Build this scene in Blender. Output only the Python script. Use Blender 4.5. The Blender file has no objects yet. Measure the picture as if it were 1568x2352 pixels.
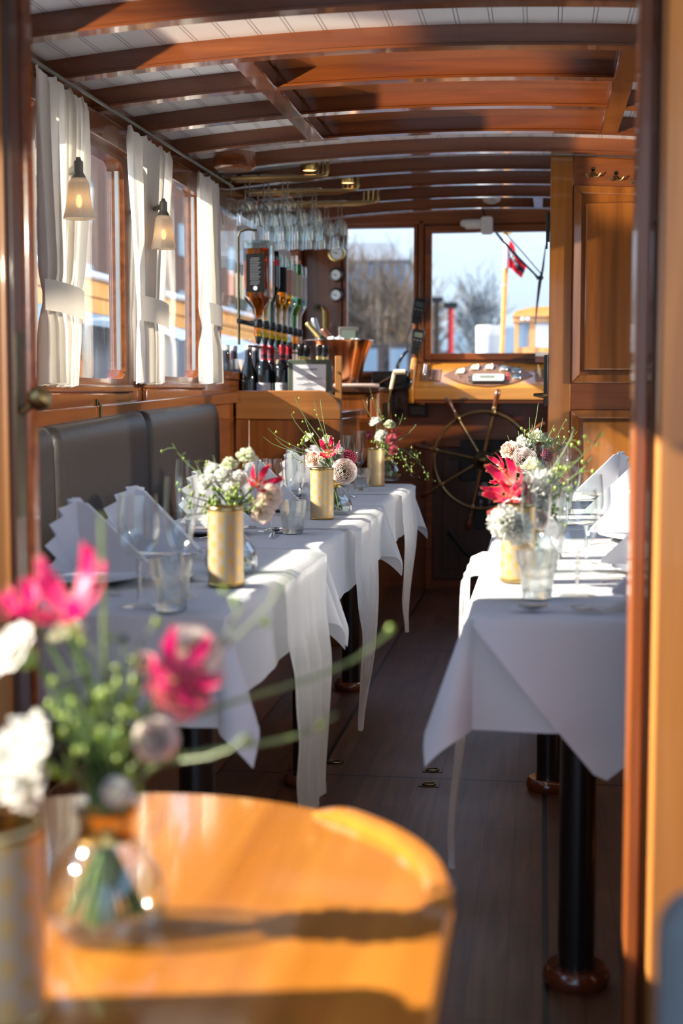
import bpy, bmesh, math, random
from mathutils import Vector, Matrix, Euler
random.seed(7)
SC = bpy.context.scene
COL = SC.collection
PI = math.pi

# ------------------------------------------------------------------ camera (50 mm lens, portrait 24x36)
W, H = 1568, 2352
F = 50 / 36 * H
EYE = 1.145
PITCH = math.atan2(274, F)
YAW = math.atan(458 / F * math.cos(PITCH))
_R = Vector((math.cos(YAW), math.sin(YAW), 0))
_FH = Vector((-math.sin(YAW), math.cos(YAW), 0))
_F = _FH * math.cos(PITCH) + Vector((0, 0, -math.sin(PITCH)))
_U = _R.cross(_F)
CAMP = Vector((0, 0, EYE))
def ray(x, y): return _F * F + _R * (x - W / 2) + _U * (H / 2 - y)
def at(x, y, Y):                       # a point of the photo on the plane at depth Y
    d = ray(x, y); return CAMP + d * (Y / d.y)
def onz(x, y, z):                      # a point of the photo on the plane at height z
    d = ray(x, y); return CAMP + d * ((z - EYE) / d.z)
cam = bpy.data.cameras.new('camera')
cam.sensor_fit = 'VERTICAL'; cam.sensor_height = 36; cam.sensor_width = 24; cam.lens = 50
cam.clip_start = 0.05; cam.clip_end = 500
cam.dof.use_dof = True; cam.dof.focus_distance = 4.5; cam.dof.aperture_fstop = 3.0
co = bpy.data.objects.new('camera', cam); COL.objects.link(co)
co.matrix_world = Matrix.Translation(CAMP) @ Matrix((_R, _U, -_F)).transposed().to_4x4()
SC.camera = co

# ------------------------------------------------------------------ node materials
MATS = {}
class NB:
    """tiny node-tree builder"""
    def __init__(s, name):
        m = bpy.data.materials.new(name); m.use_nodes = True
        s.m = m; s.t = m.node_tree; s.t.nodes.clear()
        s.out = s.t.nodes.new('ShaderNodeOutputMaterial')
        MATS[name] = m
    def n(s, typ, ins=None, **kw):
        nd = s.t.nodes.new('ShaderNode' + typ)
        for k, v in kw.items(): setattr(nd, k, v)
        for k, v in (ins or {}).items():
            if isinstance(v, bpy.types.NodeSocket): s.t.links.new(v, nd.inputs[k])
            else:
                if isinstance(v, tuple) and len(v) == 3 and nd.inputs[k].type == 'RGBA': v = (*v, 1)
                nd.inputs[k].default_value = v
        return nd
    def math(s, op, a, b=0.0, c=None):
        d = {0: a, 1: b}
        if c is not None: d[2] = c
        return s.n('Math', d, operation=op).outputs[0]
    def mix(s, fac, a, b, blend='MIX'):
        nd = s.t.nodes.new('ShaderNodeMix'); nd.data_type = 'RGBA'; nd.blend_type = blend
        for i, v in ((0, fac), (6, a), (7, b)):
            if isinstance(v, bpy.types.NodeSocket): s.t.links.new(v, nd.inputs[i])
            else: nd.inputs[i].default_value = (*v, 1) if isinstance(v, tuple) and len(v) == 3 else v
        return nd.outputs[2]
    def ramp(s, fac, stops):
        nd = s.n('ValToRGB', {0: fac}); e = nd.color_ramp.elements
        while len(e) < len(stops): e.new(0.5)
        for el, (p, c) in zip(e, stops): el.position = p; el.color = (*c, 1)
        return nd.outputs[0]
    def surf(s, sh): s.t.links.new(sh, s.out.inputs[0]); return s.m
    def princ(s, **k):
        ren = dict(color='Base Color', rough='Roughness', metal='Metallic', coat='Coat Weight', coatr='Coat Roughness', spec='Specular IOR Level',
                   normal='Normal', emit='Emission Color', emits='Emission Strength', trans='Transmission Weight', sheen='Sheen Weight', alpha='Alpha', ss='Subsurface Weight')
        return s.n('BsdfPrincipled', {ren[a]: v for a, v in k.items()}).outputs[0]

def plain(name, color, rough=0.5, metal=0.0, noise=0.12, nscale=30, bump=0.0, coat=0.0, spec=0.5, emit=None, emits=0.0):
    b = NB(name)
    tc = b.n('TexCoord').outputs['Object']
    no = b.n('TexNoise', {'Vector': tc, 'Scale': nscale, 'Detail': 3.0}).outputs[0]
    c = b.mix(no, tuple(x * (1 - noise) for x in color), tuple(min(1, x * (1 + noise)) for x in color))
    k = dict(color=c, rough=rough, metal=metal, coat=coat, coatr=0.08, spec=spec)
    if bump: k['normal'] = b.n('Bump', {'Strength': bump, 'Height': no, 'Distance': 0.004}).outputs[0]
    if emit: k.update(emit=(*emit, 1), emits=emits)
    return b.surf(b.princ(**k))

def wood(name, dark, light, axis, rough=0.28, coat=0.6, scale=1.0, contrast=(0.3, 0.7)):
    b = NB(name)
    tc = b.n('TexCoord').outputs['Object']
    sc = [22.0 * scale] * 3; sc[axis] = 1.3 * scale
    mp = b.n('Mapping', {'Vector': tc, 'Scale': tuple(sc)}).outputs[0]
    n1 = b.n('TexNoise', {'Vector': mp, 'Scale': 1.0, 'Detail': 5.0, 'Distortion': 0.9}).outputs[0]
    sc2 = [130.0 * scale] * 3; sc2[axis] = 4.0 * scale
    mp2 = b.n('Mapping', {'Vector': tc, 'Scale': tuple(sc2)}).outputs[0]
    n2 = b.n('TexNoise', {'Vector': mp2, 'Scale': 1.0, 'Detail': 3.0}).outputs[0]
    sc3 = [4.0] * 3; sc3[axis] = 0.7
    mp3 = b.n('Mapping', {'Vector': tc, 'Scale': tuple(sc3)}).outputs[0]
    n3 = b.n('TexNoise', {'Vector': mp3, 'Scale': 1.0, 'Detail': 2.0}).outputs[0]
    c = b.ramp(n1, [(contrast[0], dark), (contrast[1], light)])
    c = b.mix(b.math('MULTIPLY', n2, 0.35), c, tuple(x * 0.45 for x in dark))
    c = b.mix(n3, b.mix(0.45, c, dark), c)
    bp = b.n('Bump', {'Strength': 0.08, 'Height': n2, 'Distance': 0.002}).outputs[0]
    return b.surf(b.princ(color=c, rough=rough, coat=coat, coatr=0.06, normal=bp))

def fabric(name, color, trans=0.25, weave=900):
    b = NB(name)
    tc = b.n('TexCoord').outputs['Object']
    no = b.n('TexNoise', {'Vector': tc, 'Scale': 9.0, 'Detail': 3.0}).outputs[0]
    wv = b.n('TexNoise', {'Vector': tc, 'Scale': float(weave), 'Detail': 1.0}).outputs[0]
    c = b.mix(no, tuple(x * 0.96 for x in color), color)
    bp = b.n('Bump', {'Strength': 0.12, 'Height': b.math('ADD', no, b.math('MULTIPLY', wv, 0.1)), 'Distance': 0.01}).outputs[0]
    d = b.n('BsdfDiffuse', {'Color': c, 'Normal': bp}).outputs[0]
    t = b.n('BsdfTranslucent', {'Color': c}).outputs[0]
    return b.surf(b.n('MixShader', {0: trans, 1: d, 2: t}).outputs[0])

def gauze(name, color, alpha=0.25, trans=0.45):
    b = NB(name)
    tc = b.n('TexCoord').outputs['Object']
    mp = b.n('Mapping', {'Vector': tc, 'Scale': (60.0, 60.0, 6.0)}).outputs[0]
    no = b.n('TexNoise', {'Vector': mp, 'Scale': 1.0, 'Detail': 3.0}).outputs[0]
    d = b.n('BsdfDiffuse', {'Color': (*color, 1)}).outputs[0]
    t = b.n('BsdfTranslucent', {'Color': (*color, 1)}).outputs[0]
    m1 = b.n('MixShader', {0: trans, 1: d, 2: t}).outputs[0]
    tr = b.n('BsdfTransparent').outputs[0]
    a = b.math('MULTIPLY', no, 2 * alpha)
    return b.surf(b.n('MixShader', {0: a, 1: m1, 2: tr}).outputs[0])

def thinglass(name, tint=(0.97, 0.985, 0.98), lo=0.03, hi=0.75, power=3.0, rough=0.02, edge=(0.55, 0.6, 0.62)):
    """thin clear glass: straight-through light, stronger mirror and darker body toward the grazing rim"""
    b = NB(name)
    lw = b.n('LayerWeight', {'Blend': 0.5}).outputs['Facing']
    p = b.math('POWER', lw, power)
    fac = b.math('ADD', b.math('MULTIPLY', p, hi - lo), lo)
    col = b.mix(b.math('POWER', lw, 4.0), tint, edge)
    tr = b.n('BsdfTransparent', {'Color': col}).outputs[0]
    gl = b.n('BsdfGlossy', {'Color': (1, 1, 1, 1), 'Roughness': rough}).outputs[0]
    return b.surf(b.n('MixShader', {0: fac, 1: tr, 2: gl}).outputs[0])

def petalmat(name, base, tip, edge=None, trans=0.45, tipstart=0.6, ew=0.86):
    """colour runs from the petal's root to its tip (uv.y) and to its sides (uv.x)"""
    b = NB(name)
    uv = b.n('UVMap').outputs[0]
    s = b.n('SeparateXYZ', {0: uv})
    c = b.ramp(s.outputs[1], [(max(0, tipstart - 0.35), base), (min(1, tipstart + 0.38), tip)])
    if edge:
        e = b.math('ABSOLUTE', b.math('SUBTRACT', s.outputs[0], 0.5))
        e2 = b.math('MAXIMUM', b.math('MULTIPLY', e, 2.0), b.math('MULTIPLY', s.outputs[1], 0.98))
        f = b.ramp(e2, [(ew, (0, 0, 0)), (min(1.0, ew + 0.1), (1, 1, 1))])
        c = b.mix(f, c, edge)
    d = b.n('BsdfDiffuse', {'Color': c}).outputs[0]
    t = b.n('BsdfTranslucent', {'Color': c}).outputs[0]
    m = b.n('MixShader', {0: trans, 1: d, 2: t}).outputs[0]
    g = b.n('BsdfGlossy', {'Roughness': 0.45}).outputs[0]
    return b.surf(b.n('MixShader', {0: 0.03, 1: m, 2: g}).outputs[0])

# colours are linear
wood('wood_beam', (0.105, 0.024, 0.005), (0.26, 0.072, 0.015), 0, rough=0.22, coat=0.7)
wood('wood_hatch', (0.19, 0.05, 0.009), (0.42, 0.14, 0.028), 0, rough=0.22, coat=0.7)
wood('wood_side', (0.12, 0.032, 0.007), (0.30, 0.094, 0.02), 1, rough=0.25, coat=0.6)
wood('wood_post', (0.12, 0.032, 0.007), (0.29, 0.09, 0.019), 2, rough=0.25, coat=0.6)
wood('wood_front', (0.15, 0.036, 0.007), (0.34, 0.10, 0.018), 0, rough=0.35, coat=0.2)
wood('wood_gold', (0.29, 0.095, 0.012), (0.5, 0.185, 0.03), 2, rough=0.22, coat=0.7)
wood('wood_panel', (0.19, 0.055, 0.008), (0.40, 0.135, 0.022), 2, rough=0.22, coat=0.7)
wood('wood_dash', (0.42, 0.17, 0.025), (0.62, 0.28, 0.05), 0, rough=0.25, coat=0.6)
wood('wood_bar', (0.23, 0.085, 0.02), (0.42, 0.17, 0.042), 0, rough=0.35, coat=0.3)
wood('wood_barpanel', (0.14, 0.04, 0.008), (0.3, 0.1, 0.02), 2, rough=0.3, coat=0.4)
wood('wood_table', (0.36, 0.12, 0.014), (0.60, 0.24, 0.032), 1, rough=0.12, coat=0.9, scale=0.55)
wood('wood_jamb', (0.16, 0.042, 0.01), (0.36, 0.11, 0.024), 2, rough=0.3, coat=0.4)
wood('wood_leaf', (0.33, 0.13, 0.03), (0.52, 0.22, 0.055), 2, rough=0.35, coat=0.3)
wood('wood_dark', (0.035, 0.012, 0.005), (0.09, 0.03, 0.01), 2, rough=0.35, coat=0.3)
wood('wood_base', (0.10, 0.022, 0.008), (0.2, 0.05, 0.016), 0, rough=0.15, coat=0.8)
wood('wood_boat', (0.70, 0.26, 0.05), (0.9, 0.44, 0.11), 1, rough=0.35, coat=0.4)

def floor_mat():
    b = NB('floor_planks')
    tc = b.n('TexCoord').outputs['Object']
    s = b.n('SeparateXYZ', {0: tc}); x, y = s.outputs[0], s.outputs[1]
    px = b.math('DIVIDE', b.math('ADD', x, 10.022), 0.0755)
    idx = b.math('FLOOR', px); fx = b.math('FRACT', px)
    rnd = b.n('TexWhiteNoise', {'W': idx}, noise_dimensions='1D').outputs[0]
    py = b.math('ADD', b.math('DIVIDE', y, 1.15), b.math('MULTIPLY', rnd, 7.0))
    fy = b.math('FRACT', py)
    rnd2 = b.n('TexWhiteNoise', {'W': b.math('ADD', b.math('MULTIPLY', idx, 13.7), b.math('FLOOR', py))}, noise_dimensions='1D').outputs[0]
    seam = b.math('MAXIMUM', b.math('LESS_THAN', fx, 0.028), b.math('LESS_THAN', fy, 0.0025))
    def line(v, c, w): return b.math('LESS_THAN', b.math('ABSOLUTE', b.math('SUBTRACT', v, c)), w)
    hatch = line(x, -0.652, 0.006)
    for ln in (line(x, 0.0225, 0.007), line(y, 4.154, 0.006), line(y, 6.25, 0.005)): hatch = b.math('MAXIMUM', hatch, ln)
    mp = b.n('Mapping', {'Vector': tc, 'Scale': (40.0, 3.0, 1.0)}).outputs[0]
    g = b.n('TexNoise', {'Vector': mp, 'Scale': 1.0, 'Detail': 5.0, 'Distortion': 0.6}).outputs[0]
    big = b.n('TexNoise', {'Vector': tc, 'Scale': 3.0, 'Detail': 4.0}).outputs[0]
    c = b.ramp(g, [(0.3, (0.085, 0.034, 0.015)), (0.7, (0.19, 0.080, 0.036))])
    c = b.mix(b.math('MULTIPLY', rnd2, 0.5), c, (0.045, 0.02, 0.010))
    c = b.mix(b.math('MULTIPLY', big, 0.25), c, (0.10, 0.06, 0.035))
    c = b.mix(b.math('MULTIPLY', seam, 0.65), c, (0.012, 0.008, 0.006))
    c = b.mix(hatch, c, (0.003, 0.002, 0.002))
    r = b.math('ADD', 0.34, b.math('MULTIPLY', big, 0.22))
    h = b.math('SUBTRACT', 1.0, b.math('MAXIMUM', seam, hatch))
    bp = b.n('Bump', {'Strength': 0.35, 'Height': h, 'Distance': 0.003}).outputs[0]
    b.surf(b.princ(color=c, rough=r, normal=bp, spec=0.45))
floor_mat()

def ceil_mat():
    b = NB('ceiling_white')
    tc = b.n('TexCoord').outputs['Object']
    x = b.n('SeparateXYZ', {0: tc}).outputs[0]
    u = b.math('FRACT', b.math('DIVIDE', b.math('ADD', x, 10.0), 0.0895))
    def g(c, w): return b.math('LESS_THAN', b.math('ABSOLUTE', b.math('SUBTRACT', u, c)), w)
    gr = b.math('MAXIMUM', g(0.10, 0.016), g(0.21, 0.016))
    bead = g(0.155, 0.035)
    c = b.mix(gr, (0.86, 0.86, 0.87), (0.30, 0.30, 0.32))
    h = b.math('ADD', b.math('SUBTRACT', 1.0, gr), b.math('MULTIPLY', bead, 0.3))
    bp = b.n('Bump', {'Strength': 0.5, 'Height': h, 'Distance': 0.004}).outputs[0]
    b.surf(b.princ(color=c, rough=0.28, normal=bp, coat=0.4, coatr=0.12))
ceil_mat()

def holder_mat():
    """gold tin with rows of silver rayed fans"""
    b = NB('gold_fan')
    uv = b.n('UVMap').outputs[0]
    s = b.n('SeparateXYZ', {0: uv})
    U = b.math('MULTIPLY', s.outputs[0], 6.0)          # fan widths round the tin
    V = b.math('MULTIPLY', s.outputs[1], 9.0)          # rows up the tin
    row = b.math('FLOOR', V)
    def fan(k):
        r = b.math('SUBTRACT', row, float(k))
        off = b.math('MULTIPLY', b.math('FLOORED_MODULO', r, 2.0), 0.5)
        dx = b.math('SUBTRACT', b.math('FRACT', b.math('ADD', U, off)), 0.5)
        dz = b.math('MULTIPLY', b.math('SUBTRACT', V, r), 0.47)
        d = b.math('SQRT', b.math('ADD', b.math('MULTIPLY', dx, dx), b.math('MULTIPLY', dz, dz)))
        a = b.math('ARCTAN2', dz, dx)
        rays = b.math('GREATER_THAN', b.math('SINE', b.math('MULTIPLY', a, 21.0)), 0.0)
        ring = b.math('MULTIPLY', b.math('GREATER_THAN', d, 0.17), b.math('LESS_THAN', d, 0.47))
        return b.math('MULTIPLY', rays, ring), b.math('LESS_THAN', d, 0.5)
    p0, i0 = fan(0); p1, i1 = fan(1)
    m = b.math('ADD', b.math('MULTIPLY', i0, p0), b.math('MULTIPLY', b.math('SUBTRACT', 1.0, i0), b.math('MULTIPLY', p1, i1)))
    lim = b.math('MULTIPLY', b.math('GREATER_THAN', s.outputs[1], 0.05), b.math('LESS_THAN', s.outputs[1], 0.95))
    m = b.math('MULTIPLY', m, lim)
    c = b.mix(m, (0.66, 0.44, 0.16), (0.44, 0.41, 0.37))
    b.surf(b.princ(color=c, rough=0.42, metal=b.math('SUBTRACT', 0.75, b.math('MULTIPLY', m, 0.35))))
holder_mat()

fabric('linen', (0.90, 0.90, 0.91), 0.3)
fabric('napkin_linen', (0.83, 0.83, 0.87), 0.15)
fabric('curtain_cloth', (0.84, 0.80, 0.73), 0.3, 500)
gauze('gauze', (0.93, 0.92, 0.90), 0.10, 0.5)
plain('leather', (0.030, 0.025, 0.022), 0.4, noise=0.25, nscale=60, bump=0.15, spec=0.4)
plain('seam', (0.008, 0.008, 0.009), 0.6)
plain('brass', (0.55, 0.36, 0.11), 0.25, 1.0)
plain('brass_old', (0.26, 0.18, 0.08), 0.38, 1.0, noise=0.3)
plain('brass_rack', (0.42, 0.30, 0.13), 0.26, 1.0, noise=0.2)
plain('bronze', (0.075, 0.06, 0.035), 0.4, 0.9, noise=0.3)
plain('greenish_metal', (0.20, 0.20, 0.165), 0.45, 0.6)
plain('steel', (0.62, 0.63, 0.65), 0.16, 1.0, noise=0.05)
plain('steel_dark', (0.28, 0.29, 0.31), 0.28, 1.0)
plain('copper', (0.72, 0.34, 0.17), 0.18, 1.0, noise=0.12, nscale=8)
plain('handle_wood', (0.10, 0.03, 0.012), 0.25, coat=0.6)
plain('black', (0.008, 0.008, 0.009), 0.4)
plain('black_gloss', (0.006, 0.006, 0.007), 0.12)
plain('black_rubber', (0.012, 0.012, 0.013), 0.6)
plain('table_pole', (0.010, 0.008, 0.008), 0.3, coat=0.3)
plain('white_paint', (0.72, 0.72, 0.72), 0.4)
plain('paper', (0.72, 0.74, 0.78), 0.7, noise=0.03)
plain('ink', (0.22, 0.23, 0.25), 0.8)
plain('menu_green', (0.075, 0.095, 0.065), 0.6)
plain('cream', (0.66, 0.56, 0.38), 0.35)
plain('plaque', (0.26, 0.14, 0.09), 0.35, 0.35)
plain('dial_cream', (0.72, 0.68, 0.46), 0.5)
plain('dial_white', (0.72, 0.74, 0.76), 0.5)
plain('dial_blue', (0.25, 0.34, 0.42), 0.3)
plain('lcd', (0.16, 0.19, 0.15), 0.3)
plain('lcd_dark', (0.07, 0.075, 0.08), 0.3)
plain('grey_case', (0.5, 0.51, 0.56), 0.4)
plain('grey_frame', (0.10, 0.095, 0.085), 0.5)
plain('red', (0.62, 0.02, 0.02), 0.5)
plain('foil_red', (0.33, 0.012, 0.022), 0.35, 0.3)
plain('foil_white', (0.56, 0.54, 0.50), 0.45)
plain('foil_black', (0.012, 0.012, 0.014), 0.4)
plain('foil_gold', (0.62, 0.46, 0.18), 0.3, 0.9)
plain('foil_silver', (0.6, 0.6, 0.62), 0.3, 0.8)
plain('foil_copper', (0.5, 0.2, 0.12), 0.3, 0.7)
plain('foil_navy', (0.02, 0.05, 0.16), 0.4)
plain('wine_glass_dark', (0.006, 0.007, 0.008), 0.06, spec=0.7)
plain('green_bottle', (0.012, 0.028, 0.012), 0.06, spec=0.7)
plain('label_white', (0.58, 0.58, 0.62), 0.6)
plain('label_cream', (0.55, 0.50, 0.36), 0.6)
plain('label_black', (0.004, 0.004, 0.0045), 0.6, spec=0.2)
plain('label_pink', (0.5, 0.25, 0.2), 0.6)
plain('cork', (0.55, 0.34, 0.16), 0.7)
plain('china', (0.72, 0.74, 0.78), 0.12, noise=0.02)
plain('leaf_green', (0.04, 0.09, 0.016), 0.45, noise=0.4)
plain('stem_green', (0.07, 0.13, 0.025), 0.5, noise=0.3)
plain('twig_green', (0.13, 0.19, 0.06), 0.55, noise=0.3)
plain('berry_green', (0.24, 0.35, 0.03), 0.35, noise=0.25)
plain('calyx_green', (0.22, 0.34, 0.08), 0.5, noise=0.3)
plain('burgundy', (0.20, 0.008, 0.035), 0.6, noise=0.4, nscale=200)
plain('pistil', (0.35, 0.42, 0.10), 0.5)
plain('speaker_grille', (0.11, 0.045, 0.015), 0.6, nscale=300, noise=0.5)
plain('ice', (0.75, 0.8, 0.85), 0.15, noise=0.2, nscale=40)
plain('towel', (0.36, 0.28, 0.25), 0.9)
plain('teal_fabric', (0.15, 0.185, 0.195), 0.9, noise=0.1, nscale=200, bump=0.2)
plain('teal_print', (0.03, 0.22, 0.22), 0.9)
plain('rubber_grey', (0.30, 0.31, 0.33), 0.5)
petalmat('petal_white', (0.66, 0.70, 0.45), (0.83, 0.83, 0.78), None, 0.42, 0.25)
petalmat('petal_greenish', (0.50, 0.60, 0.25), (0.80, 0.82, 0.62), None, 0.35, 0.45)
petalmat('petal_rose', (0.80, 0.74, 0.52), (0.88, 0.80, 0.68), (0.80, 0.22, 0.28), 0.45, 0.6, 0.9)
petalmat('petal_peach', (0.82, 0.70, 0.55), (0.90, 0.72, 0.62), (0.82, 0.26, 0.25), 0.45, 0.6, 0.9)
petalmat('petal_ranunculus', (0.66, 0.72, 0.45), (0.95, 0.87, 0.83), None, 0.55, 0.2)
petalmat('petal_gloriosa', (0.60, 0.10, 0.05), (0.60, 0.006, 0.07), (0.85, 0.60, 0.22), 0.35, 0.08, 0.9)
petalmat('petal_magenta', (0.66, 0.06, 0.14), (0.60, 0.008, 0.13), (0.85, 0.40, 0.30), 0.4, 0.15, 0.92)
petalmat('petal_redwhite', (0.80, 0.74, 0.60), (0.56, 0.02, 0.08), (0.85, 0.72, 0.62), 0.35, 0.55, 0.93)
thinglass('glass', hi=0.75, lo=0.04, power=3.2, rough=0.045, edge=(0.72, 0.76, 0.78))
def cutglass():
    b = NB('glass_cut')
    g = b.n('BsdfGlass', {'Color': (0.97, 0.985, 0.985, 1), 'Roughness': 0.0, 'IOR': 1.47}).outputs[0]
    t = b.n('BsdfTransparent', {'Color': (0.96, 0.975, 0.975, 1)}).outputs[0]
    b.surf(b.n('MixShader', {0: 0.4, 1: g, 2: t}).outputs[0])
cutglass()
thinglass('window_glass', tint=(0.97, 0.98, 0.98), lo=0.04, hi=0.5, power=4.5, rough=0.0, edge=(0.9, 0.92, 0.92))
thinglass('water_clear', tint=(0.94, 0.96, 0.93), lo=0.03, hi=0.5, power=4.0)
thinglass('spirit_amber', tint=(0.88, 0.36, 0.04), lo=0.04, hi=0.5, edge=(0.25, 0.05, 0.005))
thinglass('spirit_gold', tint=(0.93, 0.56, 0.09), lo=0.04, hi=0.5, edge=(0.4, 0.18, 0.01))
thinglass('glass_green', tint=(0.10, 0.40, 0.12), lo=0.05, hi=0.6, edge=(0.03, 0.15, 0.04))
thinglass('glass_blue', tint=(0.03, 0.06, 0.45), lo=0.05, hi=0.6, edge=(0.01, 0.02, 0.2))
thinglass('glass_pale', tint=(0.75, 0.82, 0.80), lo=0.06, hi=0.8, edge=(0.4, 0.48, 0.46))
def shade_mat():
    b = NB('lamp_glass')
    d = b.n('BsdfTranslucent', {'Color': (0.85, 0.8, 0.7, 1)}).outputs[0]
    g = b.n('BsdfDiffuse', {'Color': (0.72, 0.71, 0.66, 1)}).outputs[0]
    m = b.n('MixShader', {0: 0.4, 1: g, 2: d}).outputs[0]
    t = b.n('BsdfTransparent').outputs[0]
    m2 = b.n('MixShader', {0: 0.25, 1: m, 2: t}).outputs[0]
    gl = b.n('BsdfGlossy', {'Roughness': 0.25}).outputs[0]
    b.surf(b.n('MixShader', {0: 0.08, 1: m2, 2: gl}).outputs[0])
shade_mat()
plain('bulb', (1, 0.8, 0.5), 0.5, emit=(1.0, 0.55, 0.2), emits=14.0)
plain('puck_glow', (1, 0.8, 0.5), 0.5, emit=(1.0, 0.6, 0.25), emits=2.0)

# ------------------------------------------------------------------ mesh helpers
class MB:
    def __init__(s):
        s.v = []; s.f = []; s.uv = []
    def face(s, idx, uv=None):
        s.f.append(tuple(idx)); s.uv.append(uv)
    def box(s, x0, x1, y0, y1, z0, z1):
        b = len(s.v)
        s.v += [(x, y, z) for z in (z0, z1) for y in (y0, y1) for x in (x0, x1)]
        for q in ((0, 2, 3, 1), (4, 5, 7, 6), (0, 1, 5, 4), (1, 3, 7, 5), (3, 2, 6, 7), (2, 0, 4, 6)): s.face([b + i for i in q])
        return s
    def obox(s, c, sx, sy, sz, rot=None):
        M = (rot or Matrix.Identity(3))
        b = len(s.v); c = Vector(c)
        for z in (-.5, .5):
            for y in (-.5, .5):
                for x in (-.5, .5): s.v.append(tuple(c + M @ Vector((x * sx, y * sy, z * sz))))
        for q in ((0, 2, 3, 1), (4, 5, 7, 6), (0, 1, 5, 4), (1, 3, 7, 5), (3, 2, 6, 7), (2, 0, 4, 6)): s.face([b + i for i in q])
        return s
    def lathe(s, prof, n=24, c=(0, 0, 0), M=None, mod=None):
        c = Vector(c); rings = []
        L = len(prof)
        for k, (r, z) in enumerate(prof):
            ring = []
            if r < 1e-6:
                p = Vector((0, 0, z)); p = M @ p if M else p
                ring = [len(s.v)] * n; s.v.append(tuple(c + p))
            else:
                for i in range(n):
                    a = 2 * PI * i / n
                    rr = r * (mod(a, z) if mod else 1)
                    p = Vector((rr * math.cos(a), rr * math.sin(a), z)); p = M @ p if M else p
                    ring.append(len(s.v)); s.v.append(tuple(c + p))
            rings.append(ring)
        for k in range(L - 1):
            for i in range(n):
                j = (i + 1) % n
                q = [rings[k][i], rings[k][j], rings[k + 1][j], rings[k + 1][i]]
                u = [(i / n, k / (L - 1)), ((i + 1) / n, k / (L - 1)), ((i + 1) / n, (k + 1) / (L - 1)), (i / n, (k + 1) / (L - 1))]
                qq, uu = [], []
                for a, b2 in zip(q, u):
                    if a not in qq: qq.append(a); uu.append(b2)
                if len(qq) > 2: s.face(qq, uu)
        return s
    def tube(s, pts, r, n=6, cap=True):
        pts = [Vector(p) for p in pts]; m = len(pts)
        rs = r if isinstance(r, (list, tuple)) else [r] * m
        up = Vector((0, 0, 1)); prev = None; rings = []
        for i, p in enumerate(pts):
            t = (pts[min(i + 1, m - 1)] - pts[max(i - 1, 0)])
            if t.length < 1e-9: t = Vector((0, 0, 1))
            t.normalize()
            if prev is None:
                a = up.cross(t)
                if a.length < 0.05: a = Vector((1, 0, 0)).cross(t)
            else:
                a = prev - t * prev.dot(t)
                if a.length < 1e-6: a = up.cross(t)
            a.normalize(); prev = a; b = t.cross(a)
            ring = []
            for k in range(n):
                an = 2 * PI * k / n
                ring.append(len(s.v)); s.v.append(tuple(p + (a * math.cos(an) + b * math.sin(an)) * rs[i]))
            rings.append(ring)
        for i in range(m - 1):
            for k in range(n):
                j = (k + 1) % n
                s.face([rings[i][k], rings[i][j], rings[i + 1][j], rings[i + 1][k]])
        if cap:
            s.face(list(reversed(rings[0]))); s.face(rings[-1])
        return s
    def grid(s, fn, nu, nv, closed_u=False):
        b = len(s.v); cu = nu if closed_u else nu + 1
        for j in range(nv + 1):
            for i in range(cu): s.v.append(tuple(fn(i / nu, j / nv)))
        for j in range(nv):
            for i in range(nu):
                i2 = (i + 1) % cu
                s.face([b + j * cu + i, b + j * cu + i2, b + (j + 1) * cu + i2, b + (j + 1) * cu + i],
                       [(i / nu, j / nv), ((i + 1) / nu, j / nv), ((i + 1) / nu, (j + 1) / nv), (i / nu, (j + 1) / nv)])
        return s
    def prism(s, poly, fn0, fn1):
        """poly: 2-D outline; fn0 / fn1 map a 2-D point to the two faces"""
        b = len(s.v); n = len(poly)
        s.v += [tuple(fn0(*p)) for p in poly] + [tuple(fn1(*p)) for p in poly]
        s.face(range(b, b + n)); s.face(range(b + 2 * n - 1, b + n - 1, -1))
        for i in range(n):
            j = (i + 1) % n
            s.face([b + j, b + i, b + n + i, b + n + j])
        return s
    def ball(s, c, r, n=8, m=6):
        rx, ry, rz = (r, r, r) if not isinstance(r, (tuple, list)) else r
        c = Vector(c); prof = [(math.sin(PI * k / m), -math.cos(PI * k / m)) for k in range(m + 1)]
        M = Matrix.Diagonal((rx, ry, rz))
        return s.lathe(prof, n, c, M)
    def disc(s, c, r, axis='Y', n=24, th=0.004):
        M = {'Y': Matrix.Rotation(PI / 2, 3, 'X'), 'Z': Matrix.Identity(3), 'X': Matrix.Rotation(PI / 2, 3, 'Y')}[axis]
        return s.lathe([(0, -th / 2), (r, -th / 2), (r, th / 2), (0, th / 2)], n, c, M)
    def mesh(s, name, mats, smooth=40, mi=None):
        me = bpy.data.meshes.new(name)
        me.from_pydata([tuple(v) for v in s.v], [], s.f)
        if any(u for u in s.uv):
            ul = me.uv_layers.new(name='UVMap'); d = ul.data
            for p, u in zip(me.polygons, s.uv):
                if u:
                    for li, c in zip(p.loop_indices, u): d[li].uv = c
        for m in ([mats] if isinstance(mats, str) else mats): me.materials.append(MATS[m])
        bm = bmesh.new(); bm.from_mesh(me); bmesh.ops.recalc_face_normals(bm, faces=bm.faces) ; bm.to_mesh(me); bm.free()
        if smooth:
            me.polygons.foreach_set('use_smooth', [True] * len(me.polygons))
            me.set_sharp_from_angle(angle=math.radians(smooth))
        return me

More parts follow.
